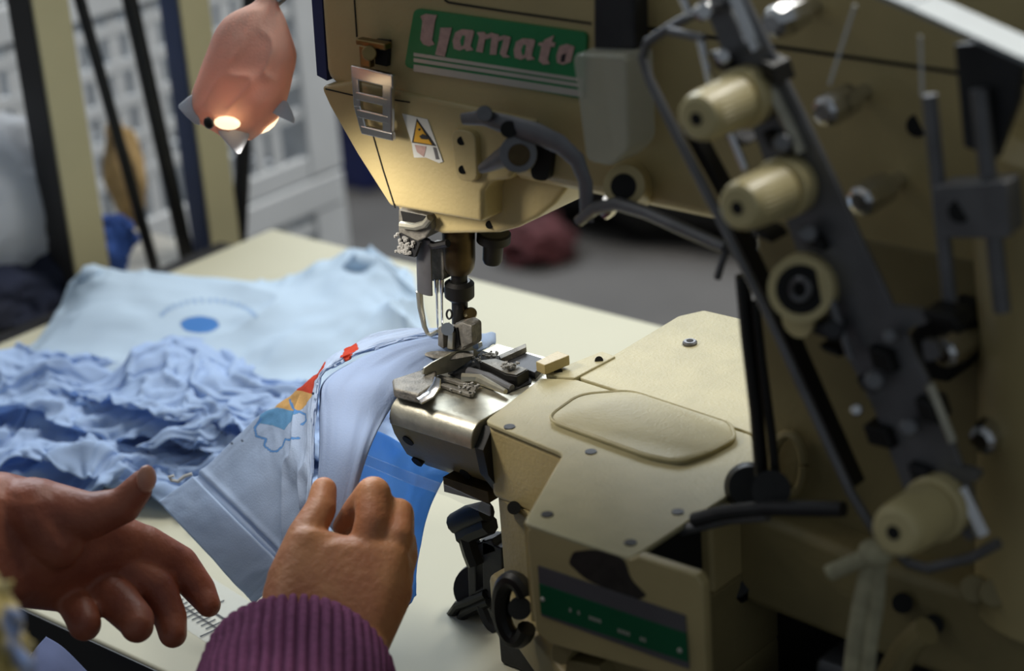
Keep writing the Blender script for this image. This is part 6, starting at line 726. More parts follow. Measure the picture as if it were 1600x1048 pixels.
 (20, 52, [-287,-295,-286,-270,-267,-281,-274,-256,-238,-224,-206,-190,-174,-158,-147,-134,-116,-100,-84,-65,-49,-32,-22,-6,12,27,42,51,67,78,94,111,128,145,155,172,184,201,208,216,231,251,253,249,235,233,238,246,273,275,253,242,-284,-292,-297,-283,-272,-268,-259,-254,-235,-218,-202,-185,-169,-152,-137,-125,-111,-94,-79,-64,-47,-30,-13,-3,13,32,42,58,68,83,96,113,127,144,162,168,183,189,206,222,233,233,252,238,240,248,232,235,243,274,265,244,-282,-303,-310,-300,-286,-265,-255,-236,-226,-216,-201,-184,-166,-153,-137,-120,-109,-94,-76,-58,-41,-27,-9,6,17,33,50,63,78,85,101,119,128,145,158,175,182,198,212,222,229,236,251,256,257,243,243,250,253,249,262,246,-279,-302,-296,-290,-286,-270,-258,-244,-225,-212,-196,-179,-165,-149,-134,-117,-107,-90,-72,-56,-39,-23,-4,10,27,43,55,71,82,97,107,123,138,147,164,176,194,206,219,234,232,244,263,263,254,254,266,274,275,271,257,249,-277,-298,-293,-278,-271,-264,-249,-230,-215,-212,-193,-175,-161,-148,-131,-115,-100,-88,-70,-51,-37,-20,-2,16,28,46,62,70,87,100,116,126,142,149,167,184,198,211,228,240,241,253,273,254,263,257,273,283,290,269,252,251,-275,-293,-302,-283,-268,-263,-250,-231,-216,-199,-186,-172,-155,-141,-124,-112,-95,-82,-68,-51,-32,-14,3,13,30,48,60,77,93,108,118,134,141,158,175,189,206,222,229,236,249,260,261,260,283,276,292,299,277,264,261,253,-272,-291,-302,-282,-266,-255,-247,-224,-209,-197,-181,-163,-153,-137,-125,-109,-91,-74,-57,-45,-29,-13,3,18,35,50,67,78,94,111,124,138,153,158,174,193,211,228,243,250,255,277,264,286,296,297,301,310,286,277,268,256,-270,-288,-295,-272,-251,-235,-231,-218,-211,-192,-177,-160,-142,-132,-116,-104,-87,-69,-51,-34,-23,-8,7,21,39,46,62,80,97,114,131,143,160,162,179,196,216,233,247,261,260,259,278,287,290,305,316,316,306,292,283,258,-268,-288,-287,-265,-247,-229,-224,-210,-204,-188,-170,-154,-142,-126,-114,-98,-81,-64,-47,-30,-12,-5,7,23,37,53,70,85,103,114,130,149,154,170,186,200,217,233,243,261,265,268,288,306,306,309,329,318,312,299,289,260,-265,-279,-275,-258,-242,-226,-224,-207,-192,-186,-169,-151,-134,-124,-107,-93,-75,-62,-44,-27,-11,7,13,27,43,57,73,90,109,124,139,142,161,172,188,205,221,237,254,271,266,285,304,318,319,324,338,324,319,303,275,263,-263,-269,-260,-251,-238,-222,-214,-200,-189,-178,-164,-151,-135,-121,-102,-84,-71,-57,-42,-24,-8,7,24,30,44,61,78,92,110,125,142,152,165,181,197,214,230,244,260,280,280,301,306,325,333,326,340,327,312,285,271,265,-260,-253,-264,-246,-233,-217,-202,-196,-186,-168,-162,-144,-127,-113,-100,-84,-67,-50,-34,-17,-4,12,22,40,56,66,84,99,116,131,148,166,177,191,207,224,240,254,258,271,283,302,321,339,329,341,344,327,309,294,282,268,-258,-248,-263,-245,-228,-215,-200,-187,-182,-166,-152,-140,-123,-106,-93,-76,-59,-43,-30,-13,4,15,31,41,57,74,91,101,118,135,152,170,188,203,216,232,248,262,273,292,303,307,321,332,335,346,344,326,307,295,282,270,-256,-245,-255,-240,-222,-207,-198,-182,-170,-163,-146,-130,-117,-100,-84,-69,-53,-38,-22,-6,9,25,39,46,62,79,90,105,122,138,154,172,190,207,222,237,251,266,279,303,320,306,310,328,339,348,344,325,310,296,281,272,-253,-246,-250,-233,-221,-204,-188,-177,-161,-160,-142,-125,-108,-92,-76,-61,-45,-29,-13,-4,14,30,41,55,67,82,99,108,124,141,159,177,195,212,229,245,260,273,291,308,328,310,320,340,332,350,345,323,306,291,280,275,-251,-251,-242,-226,-216,-201,-190,-173,-165,-152,-134,-117,-104,-87,-70,-53,-39,-24,-11,6,17,34,51,62,79,93,106,118,131,147,165,181,199,217,234,246,257,278,297,319,312,299,298,326,348,356,346,330,308,296,287,277,-249,-246,-235,-219,-205,-195,-179,-173,-159,-147,-132,-116,-98,-80,-63,-48,-32,-19,-3,5,23,40,57,68,81,97,114,124,140,157,172,186,203,220,238,251,257,274,292,299,300,285,286,312,335,343,341,334,321,302,293,279,-246,-241,-226,-210,-207,-192,-176,-162,-152,-136,-122,-112,-95,-77,-59,-40,-30,-13,-7,7,24,42,59,75,90,102,119,135,144,160,178,194,212,229,243,261,277,276,287,302,287,278,290,319,336,345,354,330,319,300,295,282,-244,-235,-219,-212,-195,-188,-174,-161,-145,-134,-116,-108,-91,-75,-57,-37,-22,-15,3,18,28,44,62,75,89,105,123,137,154,169,182,199,217,234,251,268,280,296,304,317,307,289,302,323,335,347,353,346,328,305,293,284,-242,-225,-209,-203,-191,-178,-170,-155,-146,-129,-121,-105,-89,-71,-53,-35,-25,-9,4,22,37,48,65,82,98,109,126,143,154,171,189,202,220,236,254,266,285,301,318,301,317,303,290,316,327,337,351,347,337,312,299,287,-90,-78,-56,-49,-47,-50,-40,-46,-46,-36,-35,-40,-47,-44,-33,-41,-43,-38,-42,-42,-48,-46,-34,-41,-39,-31,-39,-33,-38,-28,-38,-38,-36,-31,-19,-23,-16,-14,-14,-14,-15,-14,-7,-22,-6,-4,-25,-44,-55,-71,-76,-90,-74,-65,-70,-45,-28,-47,-44,-31,-35,-30,-36,-33,-33,-33,-33,-29,-36,-33,-28,-34,-32,-34,-30,-23,-26,-26,-23,-27,-22,-26,-22,-21,-22,-18,-18,-7,-3,-6,-3,1,4,-14,-18,-5,8,-7,-11,-30,-54,-65,-83,-74,-58,-63,-59,-48,-24,-34,-35,-30,-22,-29,-20,-18,-16,-22,-17,-18,-22,-17,-17,-18,-21,-18,-17,-19,-11,-9,-15,-11,-18,-10,-10,-12,-8,-8,-2,3,12,8,8,17,3,1,-1,-12,0,5,-14,-23,-36,-54,-61,-58,-43,-37,-48,-32,-13,-18,-24,-15,-23,-17,-11,-6,-12,-5,-8,-2,-7,-11,-10,-4,-6,-6,-7,-4,-8,-6,2,-5,-2,-6,5,4,2,8,10,19,15,22,23,14,20,15,8,-2,8,-5,-21,-32,-34,-45,-44,-43,-27,-18,-19,-14,-7,-5,-9,-9,-9,2,-1,3,3,8,10,7,7,6,5,4,8,9,10,3,7,8,4,11,8,8,5,16,17,24,26,30,31,37,37,31,35,23,16,13,17,8,-2,-18,-30,-28,-29,-27,-11,-5,-4,4,11,-3,6,-1,9,6,11,20,17,15,12,22,24,12,18,21,15,11,13,21,19,17,20,20,21,19,22,25,35,31,37,49,48,45,56,45,43,40,23,30,33,11,-2,-12,-12,-11,-18,-11,5,12,15,8,29,18,14,9,14,21,23,22,32,27,28,21,21,20,20,31,31,28,28,23,25,31,37,33,36,38,40,42,41,50,56,61,66,63,63,49,36,37,36,33,36,14,-7,-2,4,7,-5,5,21,29,30,20,22,22,31,25,30,32,38,38,38,42,37,37,36,35,33,29,41,43,40,40,41,47,52,53,55,57,56,60,58,67,71,72,74,73,71,57,50,32,50,44,24,15,-11,4,13,19,14,21,36,42,45,37,36,34,44,42,44,46,45,48,55,48,53,46,45,47,48,44,44,56,55,56,59,55,56,64,61,72,75,69,73,69,77,67,64,70,59,60,58,47,52,42,29,10,-5,0,17,31,33,36,52,59,57,53,51,49,58,57,51,62,62,63,61,66,64,61,60,60,60,61,61,61,69,69,73,70,69,72,73,70,72,86,81,86,82,77,72,65,64,73,58,55,44,41,31,16,7,10,32,40,49,52,68,76,72,69,67,65,70,64,65,72,77,74,77,71,72,75,75,69,75,76,76,77,72,84,88,85,85,83,84,85,83,94,98,90,90,88,86,83,76,64,68,65,61,56,40,29,22,26,32,52,63,68,84,84,89,87,82,80,79,80,81,81,92,90,89,86,83,91,87,84,78,82,92,88,89,91,91,102,101,93,96,100,98,96,103,103,93,87,84,85,71,78,81,76,67,49,57,44,37,42,47,65,72,84,99,100,104,101,98,96,95,93,97,96,99,107,104,103,101,98,96,94,96,95,97,103,102,106,106,105,100,109,113,113,115,112,111,108,107,101,93,86,81,93,86,66,59,70,79,69,56,61,71,79,89,99,115,117,119,116,113,111,111,109,106,112,112,113,120,120,114,114,113,112,107,110,113,112,115,121,118,115,116,107,111,118,115,118,122,123,115,109,100,93,96,97,90,78,71,86,96,90,87,92,90,96,105,115,131,133,135,130,123,126,121,125,120,129,131,130,129,128,128,129,126,126,121,128,126,128,132,121,130,131,124,122,123,122,121,122,123,124,119,113,109,109,114,106,95,86,84,91,107,102,100,108,105,108,120,131,147,149,150,145,138,130,138,135,138,127,130,135,145,147,144,139,142,132,137,134,142,144,139,137,132,132,140,125,133,136,137,134,137,138,136,128,131,127,125,117,101,93,85,102,107,117,123,106,120,126,137,147,163,165,164,159,151,144,146,153,142,145,145,146,147,148,150,155,145,148,148,149,151,150,151,145,149,144,142,143,138,139,148,143,143,137,136,148,138,132,125,119,99,85,90,100,115,128,139,113,124,139,152,163,178,180,179,172,162,159,162,154,157,149,153,163,164,163,164,161,160,152,164,157,156,158,157,159,156,160,158,151,156,154,154,157,153,151,152,148,144,140,134,117,113,100,108,114,130,133,136,137,140,154,167,178,194,195,192,181,175,174,166,170,163,166,164,175,168,175,177,178,167,169,165,166,173,174,174,167,172,164,163,167,162,163,170,162,165,167,164,161,153,146,146,124,105,122,125,136,145,119,133,150,159,170,181,194,210,206,202,189,191,178,182,175,179,173,180,176,180,175,177,173,183,176,181,180,173,184,178,181,175,180,179,171,178,178,176,178,179,174,176,167,164,160,148,139,121,127,138,135,140,136,144,157,170,183,197,210,73,94,88,69,88,105,126,119,119,110,107,106,108,104,94,88,87,81,80,81,87,92,102,100,98,90,94,109,110,100,100,99,100,102,93,90,101,96,112,98,107,114,100,102,98,75,73,96,99,90,90,88,69,84,103,92,88,93,110,130,131,125,123,121,114,115,108,95,101,97,87,96,86,82,87,100,107,107,92,95,110,116,106,100,110,113,110,96,89,106,99,94,109,106,112,104,88,93,75,78,100,108,101,86,67,68,87,109,112,115,108,116,124,108,117,118,115,104,106,106,92,99,100,102,97,84,81,86,98,107,105,92,97,113,117,115,99,98,110,110,94,99,111,97,91,110,117,100,87,103,97,82,103,109,93,84,66,61,78,93,108,119,123,111,105,97,103,107,99,100,92,98,85,83,85,94,88,96,94,84,85,93,104,106,92,101,112,118,108,93,99,111,107,94,108,110,91,106,110,91,80,95,105,86,101,110,97,82,68,77,90,93,109,126,116,122,112,97,92,92,103,91,85,82,93,80,76,79,93,96,99,99,85,85,89,104,106,93,97,108,113,97,93,98,112,101,98,112,97,96,96,100,90,103,97,86,100,104,100,81,72,91,111,98,101,109,119,106,109,112,102,94,92,105,102,91,90,95,85,76,77,81,83,96,99,100,86,90,96,105,91,93,108,113,108,100,108,118,104,96,112,96,107,96,106,94,97,87,99,112,94,79,77,97,115,114,108,113,101,104,93,108,113,109,97,92,107,108,106,107,99,88,78,87,78,80,83,88,91,104,108,107,94,85,94,109,116,117,117,116,114,106,91,100,88,93,87,90,84,104,98,113,93,76,84,99,121,116,123,111,98,108,91,95,106,111,110,95,95,109,111,110,108,101,90,80,91,81,81,96,101,103,106,108,102,88,88,104,108,102,102,101,101,99,78,86,89,71,60,61,63,85,103,102,86,74,90,102,124,117,118,117,103,112,94,87,91,98,110,111,99,97,99,101,102,108,104,90,79,89,79,81,86,90,89,95,104,103,85,88,94,87,86,84,89,81,98,78,71,66,52,43,46,65,78,97,82,72,94,109,126,112,117,121,104,112,105,91,88,90,95,111,112,100,99,111,113,109,102,102,85,77,85,76,77,78,78,82,89,101,99,84,77,74,72,68,74,77,81,77,58,60,41,53,63,76,75,89,90,70,97,111,126,112,120,125,109,99,114,102,91,103,94,95,97,97,107,96,105,111,107,97,98,84,76,80,81,91,93,81,78,90,102,98,89,81,76,72,63,62,80,81,50,59,53,61,67,84,100,93,89,70,97,109,122,116,126,122,115,97,114,113,99,98,104,95,109,100,95,91,90,97,106,108,94,95,89,82,78,76,83,89,79,79,91,103,103,95,89,84,80,68,77,62,54,50,63,64,73,80,105,94,82,71,95,106,113,124,127,116,107,96,113,120,111,99,95,93,106,113,106,103,90,85,90,104,98,84,93,96,94,81,80,81,80,80,82,91,103,101,103,99,84,79,87,74,68,57,61,64,76,84,103,89,92,75,92,104,118,125,123,118,102,94,107,122,120,114,102,97,94,104,113,103,102,93,85,92,104,87,82,83,98,97,95,96,97,97,94,92,88,86,90,80,93,86,75,92,76,64,77,62,82,87,106,94,98,80,88,102,119,121,110,115,112,97,101,116,119,122,119,113,105,94,100,110,108,93,95,89,103,103,92,83,85,102,108,111,112,113,112,110,105,101,101,88,95,82,79,76,63,58,71,76,96,93,108,103,105,87,84,100,115,115,101,97,109,113,96,99,100,104,108,111,115,107,94,92,104,106,94,91,91,105,106,96,87,87,96,103,107,98,98,99,101,91,100,97,91,89,70,59,48,42,61,81,99,102,103,97,107,93,81,98,111,109,102,88,95,111,115,101,91,87,89,95,99,110,110,97,93,110,108,106,102,90,103,108,103,88,82,87,96,85,81,80,81,91,82,77,74,86,76,65,52,56,75,84,100,83,88,98,107,97,80,96,106,103,89,99,92,97,112,113,103,90,87,87,90,96,113,113,100,94,91,91,87,83,89,103,104,100,85,78,79,92,93,88,75,75,83,63,79,73,69,57,50,62,63,68,83,86,76,90,100,100,80,95,101,88,87,103,108,97,97,112,113,101,102,100,101,100,98,115,114,105,92,86,88,98,89,86,88,98,98,89,77,76,83,86,83,75,68,60,78,69,68,59,40,43,59,53,59,75,72,85,89,99,82,86,92,101,89,90,106,112,98,96,112,118,114,116,117,116,102,100,111,112,107,98,103,104,104,89,83,82,94,97,93,79,73,70,71,61,62,61,64,75,75,65,48,56,67,49,48,60,86,88,92,96]),
 (18, 44, [-104,-90,-74,-66,-50,-37,-21,-8,8,24,41,53,68,84,99,109,125,140,154,169,184,197,209,225,239,253,265,266,269,290,295,300,300,283,279,300,294,310,303,297,288,282,272,271,-102,-90,-77,-61,-49,-34,-20,-4,10,25,41,59,71,85,101,116,126,141,156,169,184,202,217,221,229,245,252,264,277,287,301,299,294,300,286,284,306,305,314,311,303,297,272,272,-100,-88,-72,-63,-46,-33,-17,-3,12,27,44,60,78,92,105,118,133,148,161,177,191,203,220,233,242,237,251,263,286,292,285,286,282,290,272,288,306,311,319,317,313,302,288,274,-98,-82,-71,-55,-44,-28,-15,-1,13,31,47,63,77,92,107,118,132,148,164,181,196,211,220,237,246,256,261,280,276,277,277,258,254,257,269,297,317,319,331,326,312,306,292,276,-96,-80,-65,-53,-37,-27,-11,4,19,32,49,67,80,95,110,122,138,151,166,182,196,212,226,241,254,269,271,287,266,270,262,259,253,267,270,298,321,323,325,318,324,316,303,278,-94,-79,-65,-49,-35,-19,-9,5,22,38,51,67,82,95,110,126,140,156,170,182,199,216,226,242,257,272,277,297,285,266,251,250,265,264,276,300,328,332,328,323,325,313,303,280,-92,-79,-64,-48,-34,-17,-2,6,23,40,57,71,84,100,111,126,141,156,171,187,201,219,233,242,256,271,282,302,300,275,263,252,271,280,295,317,336,345,340,336,324,309,307,282,-90,-75,-60,-47,-31,-17,0,10,24,41,56,73,87,101,117,130,142,158,175,192,207,221,239,251,267,274,293,291,309,299,279,259,274,298,318,328,341,348,352,335,324,318,310,284,-88,-72,-57,-41,-29,-13,1,13,28,41,58,76,89,103,115,131,147,163,178,194,210,225,241,255,260,277,293,296,308,306,283,265,278,291,327,331,347,351,354,338,333,320,309,286,-86,-70,-54,-40,-24,-12,0,17,30,46,62,76,90,104,118,134,150,167,183,199,215,225,238,253,267,276,289,273,292,312,293,275,284,297,319,340,342,356,356,340,322,325,310,288,-84,-69,-52,-37,-21,-12,4,17,33,49,66,79,96,106,121,138,155,171,187,203,219,234,241,257,271,285,302,287,287,312,311,280,277,286,300,321,338,351,355,343,328,310,302,290,-82,-66,-51,-35,-20,-5,4,21,38,54,71,82,98,111,126,142,159,176,190,204,219,232,247,261,269,270,285,303,304,298,312,303,287,295,314,330,341,346,347,340,333,327,310,292,-80,-64,-49,-35,-19,-5,10,26,42,59,73,88,100,116,130,146,161,176,191,207,222,237,251,263,280,276,274,287,303,288,296,319,317,310,325,345,355,344,329,338,327,324,311,294,-78,-63,-49,-33,-16,0,14,30,47,64,80,90,105,116,133,149,165,181,199,214,229,244,259,258,281,286,266,274,288,303,287,306,325,326,343,359,367,347,338,339,321,315,299,296,-76,-61,-46,-30,-14,2,18,34,51,66,81,97,107,122,136,154,169,183,199,217,234,249,264,274,286,294,271,263,277,294,303,299,317,330,332,359,366,359,357,343,330,315,295,298,-74,-59,-43,-27,-11,3,21,38,54,71,87,99,114,126,141,158,174,189,200,215,230,246,261,276,272,284,284,278,285,310,315,314,307,319,330,351,366,367,348,345,333,304,300,300,-72,-57,-41,-24,-8,8,25,43,59,75,91,106,119,134,150,163,179,193,208,217,229,244,260,271,277,291,283,305,314,324,330,314,312,315,332,353,369,364,350,344,331,298,284,302,-71,-54,-37,-21,-4,12,29,46,64,80,95,110,124,138,154,169,178,193,211,227,241,251,264,266,284,294,285,308,323,336,330,325,321,315,332,341,355,355,337,321,312,306,290,303,-40,-30,-29,-25,-22,-15,-18,-17,-18,-14,-12,-4,-1,-2,0,13,13,11,11,12,10,12,19,20,27,36,50,65,65,61,44,62,60,68,54,48,24,35,52,31,6,-8,-24,-40,-26,-24,-15,-13,-8,-8,-4,-5,-4,-1,4,2,10,14,10,9,22,25,25,20,25,21,20,32,36,45,50,54,53,51,38,40,41,58,69,53,41,16,37,29,4,-19,-16,-26,-12,-9,-7,2,3,6,6,9,11,13,15,16,15,19,24,18,20,24,33,34,31,36,33,36,42,59,59,45,37,47,24,28,18,27,57,63,43,20,15,24,18,-6,-12,-12,2,3,8,10,17,17,21,24,26,25,29,30,28,33,34,31,34,36,36,38,42,44,47,49,60,70,63,55,37,48,32,35,26,22,24,47,50,28,16,31,33,22,5,2,16,17,20,23,23,32,32,37,36,39,40,42,40,41,47,45,44,50,48,48,55,57,49,55,71,76,75,63,53,43,43,54,49,38,34,23,35,51,37,47,42,37,31,16,31,30,36,37,37,39,47,47,50,50,54,55,51,55,57,58,57,61,62,62,62,63,67,70,75,69,66,65,55,55,51,73,72,63,51,38,24,30,46,64,55,52,45,31,45,44,50,52,53,52,54,61,64,65,63,68,64,63,70,71,67,75,77,68,73,76,79,81,77,82,77,73,68,83,61,64,61,71,61,50,40,30,45,70,70,63,59,45,59,59,60,66,66,68,68,74,72,71,77,78,77,77,76,82,78,77,79,77,78,87,91,87,83,80,68,71,76,85,77,77,73,66,55,71,60,41,42,56,74,76,75,59,73,74,75,75,80,80,83,88,86,86,83,86,90,87,91,94,92,91,93,93,92,88,92,98,93,94,80,85,88,84,92,85,79,71,59,78,83,62,56,62,82,90,88,73,87,89,89,90,90,95,97,96,101,98,97,98,101,101,97,96,95,95,95,96,97,103,103,99,99,103,92,99,92,88,104,89,86,81,70,86,69,78,72,79,89,98,99,87,101,103,104,104,105,110,107,110,110,113,112,112,112,109,109,108,109,109,108,108,110,108,116,114,107,108,103,109,103,101,90,99,94,80,81,84,80,91,92,100,109,112,108,101,115,117,118,117,118,117,122,121,120,122,121,122,119,120,118,117,116,116,122,120,118,124,115,108,124,115,118,109,94,108,93,90,97,91,95,94,97,93,113,121,110,116,118,115,129,131,131,131,130,132,133,132,130,130,135,131,134,129,132,132,127,130,132,133,134,131,123,126,128,126,112,125,115,124,114,98,89,102,116,105,97,114,123,134,122,124,125,129,144,144,145,144,144,144,146,146,144,143,142,145,141,145,141,142,141,141,135,139,137,137,134,134,136,124,119,118,127,122,117,107,96,89,105,111,94,102,132,145,136,139,140,144,158,159,159,159,158,158,159,158,157,153,156,154,154,149,152,152,150,144,149,152,151,150,147,142,150,141,133,131,129,132,124,113,106,104,114,124,107,109,128,134,147,150,157,158,172,172,172,173,173,172,170,169,167,164,163,168,164,162,158,155,162,158,151,145,145,144,143,149,157,149,146,141,140,127,111,112,121,127,135,133,135,136,129,146,162,163,167,172,186,187,187,187,187,186,182,181,179,179,176,174,178,171,168,168,165,171,164,158,156,153,159,160,162,158,159,149,146,129,110,111,133,148,153,152,151,155,151,159,175,176,179,186,200,200,200,199,198,197,197,195,193,189,190,187,180,184,182,175,180,172,174,169,164,166,163,147,152,148,154,153,154,144,125,108,116,138,144,160,138,160,162,154,173,192,193,200,104,104,105,120,118,108,109,120,119,121,119,131,135,132,137,142,148,145,137,147,142,132,124,119,121,122,121,125,109,102,103,98,81,86,77,76,77,79,79,91,86,85,98,105,105,121,111,110,122,122,110,110,120,116,120,117,127,132,128,129,135,142,146,134,141,143,138,126,117,115,133,119,104,118,119,103,91,91,78,87,81,68,66,87,89,82,85,105,107,120,122,110,111,122,122,112,121,112,111,110,113,120,128,118,122,130,137,134,127,139,142,136,126,117,115,110,108,103,112,98,85,85,82,79,63,54,64,72,91,96,97,106,110,109,122,121,109,111,122,113,122,123,115,115,125,116,115,128,119,119,121,124,120,126,141,142,130,119,101,106,102,89,90,91,74,64,61,58,59,62,74,86,79,94,108,109,112,116,114,127,123,112,112,117,111,123,126,121,132,130,120,132,131,121,129,135,124,123,128,131,132,120,102,96,88,105,83,69,60,61,44,47,59,63,75,80,84,94,110,112,115,123,115,117,126,124,113,107,109,114,126,131,121,130,133,125,135,133,124,137,139,137,127,125,120,109,89,98,87,95,81,65,65,54,50,51,45,60,62,75,87,84,96,115,118,128,119,119,127,128,125,111,111,112,114,125,114,117,128,132,123,128,126,123,131,134,125,113,103,110,93,96,88,87,90,80,77,61,47,43,54,62,67,72,82,81,99,117,120,123,129,120,119,129,129,118,124,126,115,114,122,112,114,123,113,113,112,112,116,124,127,123,116,96,103,87,93,77,84,89,84,69,56,41,59,51,68,66,68,84,99,118,122,121,129,131,120,119,129,118,117,129,130,125,118,124,113,113,116,116,117,116,112,111,113,120,109,100,102,96,84,93,84,73,69,60,64,50,53,54,73,79,74,90,103,118,124,122,125,133,130,119,130,130,120,122,130,118,126,120,127,127,130,131,131,130,127,114,107,106,116,107,101,93,103,89,82,85,66,62,63,62,65,63,74,81,89,105,113,116,125,123,124,133,134,120,119,130,130,127,130,119,118,131,133,134,134,137,137,134,131,125,114,111,107,115,103,97,90,93,78,75,57,43,53,66,73,71,90,97,98,117,123,113,125,123,127,126,136,132,119,118,120,117,117,131,133,121,120,122,121,123,131,126,118,126,126,123,117,106,106,93,96,84,88,69,61,45,42,50,67,78,96,117,112,124,112,111,125,128,122,130,125,133,128,127,131,130,120,120,132,133,123,127,133,125,120,118,114,112,114,122,121,104,96,96,98,80,75,81,72,55,44,43,61,78,89,102,88,103,98,109,125,121,129,125,126,125,131,130,130,135,133,119,119,131,134,137,140,137,135,132,127,125,122,108,104,113,105,85,98,79,58,70,84,72,57,58,64,88,78,81,75,91,93,108,124,123,130,129,125,124,128,126,125,121,130,131,117,117,124,128,130,122,125,126,123,119,110,104,117,100,85,70,79,94,72,55,63,65,69,67,85,99,80,70,73,82,92,109,122,127,126,128,129,122,119,118,115,114,116,128,127,114,111,113,122,125,111,111,110,105,100,93,111,95,73,82,69,82,94,69,49,47,52,52,73,90,89,79,67,73,96,111,121,124,124,126,128,128,126,126,124,114,111,115,125,125,121,109,107,119,116,103,97,92,96,81,100,106,83,76,63,63,75,86,60,44,44,52,67,88,95,85,71,74,93,114,120,119,119,118,118,120,121,121,124,125,115,110,110,119,123,123,108,104,107,108,103,93,84,88,86,91,68,65,60,65,69,86,73,53,56,58,66,80,91,89,79,83,92,118]),
]
words = ['lowest, its edge spread on the table', 'second from the bottom', 'third from the bottom, under the topmost one', 'topmost, heaped at the right end beside the printed piece']
pe = V((.870, .492, 0)); pb = V((-.492, .870, 0))
SETS = [  # turn in degrees, shift along and across the bundle, stretch, height factor, base height
 (0, -.012, -.015, 1.14, .62, 0), (7, -.030, .0, 1.06, .50, .004), (-9, -.02, .010, 1.05, .42, .010), (-42, -.030, .048, .72, .40, .012)]
for k_i, ((na, nb, nums), wtxt) in enumerate(zip(SHEETS, words)):
    co = np.moveaxis(np.array(nums, float).reshape(3, na, nb), 0, 2)/2000
    co = catmull(catmull(co, na*5, 0), nb*5, 1); rt, dx, dy, st, hz, bz = SETS[k_i]
    x, y, z = co[..., 0]*st, co[..., 1], np.maximum(co[..., 2], 0)
    x, y = x+.020*fbm(x*14, y*14, 3.+k_i+0*x, 2), y+.018*fbm(x*16+5, y*16, 8.+k_i+0*x, 2)
    z = z*hz+bz+.007*fbm(x*22+y*9, y*22-x*6, 1.+3*k_i+0*x, 2)+.006*(1-np.abs(vnoise(x*26+y*30+k_i, y*30-x*10, 5.+k_i+0*x)))**4
    z = np.maximum(z-np.clip((np.abs(y)-.07)/.05, 0, 1)*.004, .0015+.0012*k_i)
    c_, s_ = math.cos(math.radians(rt)), math.sin(math.radians(rt)); x, y = x*c_-y*s_+dx, x*s_+y*c_+dy
    Pm = V((-.315, -.005, TZ))+pe*x[..., None]+pb*y[..., None]+V((0, 0, 1))*z[..., None]
    o = obj('crumpled_shirt', gridmb(Pm), 'pile', None, sharp=180, solid=.0009)
    tag(o, 'crumpled blue shirt in the bundle, '+wtxt, 'shirt', 'crumpled shirts in the bundle behind the hands')

# ------------------------------------------------------------------ operator
person = thing('person', P(300, 1000, z=TZ), 'machine operator in a purple ribbed knit sleeve guiding the blue cloth with both hands', 'person')
def organic(name, cones, hulls, material, voxel=.0015, smooth=6):
    """one continuous skin: tapered segments and hulls fused by a voxel remesh"""
    bm = bmesh.new()
    def sphere(p, r, n=10):
        mb = MB().ball(p, r, n); return mb
    for p0, r0, p1, r1 in cones:
        p0, p1 = V(p0), V(p1); mb = MB(); k = 5
        L_ = np.linalg.norm(p1-p0); pts = [p0+(p1-p0)*t for t in np.linspace(0, 1, k)]; rs = [r0+(r1-r0)*t for t in np.linspace(0, 1, k)]
        mb.tube(pts, rs, 18)
        for src in (mb, sphere(p0, r0), sphere(p1, r1)):
            vs = [bm.verts.new(v) for v in src.v]
            for f in src.f: bm.faces.new([vs[i] for i in f])
    for hl in hulls:
        hb2 = bmesh.new()
        for p, r in hl:
            for v in MB().ball(p, r, 7).v: hb2.verts.new(v)
        res = bmesh.ops.convex_hull(hb2, input=hb2.verts); bmesh.ops.delete(hb2, geom=[g for g in res['geom_interior'] if isinstance(g, bmesh.types.BMVert)], context='VERTS')
        hb2.verts.index_update(); vs = [bm.verts.new(v.co) for v in hb2.verts]
        for f in hb2.faces:
            try: bm.faces.new([vs[v.index] for v in f.verts])
            except ValueError: pass
        hb2.free()
    bmesh.ops.recalc_face_normals(bm, faces=bm.faces)
    me = bpy.data.meshes.new('tmp'); bm.to_mesh(me); bm.free()
    t = bpy.data.objects.new('tmp', me); COL.objects.link(t)
    r = t.modifiers.new('r', 'REMESH'); r.mode = 'VOXEL'; r.voxel_size = voxel
    s2 = t.modifiers.new('s', 'SMOOTH'); s2.factor = .5; s2.iterations = smooth
    dg = bpy.context.evaluated_depsgraph_get(); dg.update()
    ev = bpy.data.meshes.new_from_object(t.evaluated_get(dg)); bpy.data.objects.remove(t); bpy.data.meshes.remove(me)
    off = ORG[person.name]; co = np.empty(len(ev.vertices)*3); ev.vertices.foreach_get('co', co); co = co.reshape(-1, 3)-off; ev.vertices.foreach_set('co', co.ravel())
    ev.shade_smooth(); ev.materials.clear(); ev.materials.append(M[material]); ev.name = name
    o = bpy.data.objects.new(name, ev); link(o, name, person); return o
def HP(t): x, y, d, r = t; return P(x, y, d=d), r*d/FPX
def chain(*ts):
    out = []
    for a, b in zip(ts[:-1], ts[1:]):
        (p0, r0), (p1, r1) = HP(a), HP(b); out.append((p0, r0, p1, r1))
    return out
# right hand: back of the hand to the camera, pinching the cloth
W1, W2 = (444, 985, 1.070, 42), (566, 1008, 1.070, 42)
W3, W4 = (440, 1100, 1.01, 44), (560, 1110, 1.01, 44)
hulls = [[HP(t) for t in (W1, W2, (575, 868, 1.095, 30), (612, 872, 1.095, 30), (612, 925, 1.09, 34), (592, 970, 1.085, 32), (446, 925, 1.085, 36), (470, 868, 1.09, 32))],
         [HP(t) for t in (W1, W2, W3, W4)],
         [HP(t) for t in ((446, 925, 1.085, 36), (478, 850, 1.092, 30), (560, 870, 1.10, 28), (500, 920, 1.085, 36))]]
cones = chain((452, 905, 1.088, 36), (476, 838, 1.098, 29), (501, 795, 1.108, 25), (506, 765, 1.115, 21))
cones += chain((572, 868, 1.098, 32), (583, 815, 1.10, 29), (583, 772, 1.108, 29), (558, 798, 1.120, 24), (538, 822, 1.125, 19))
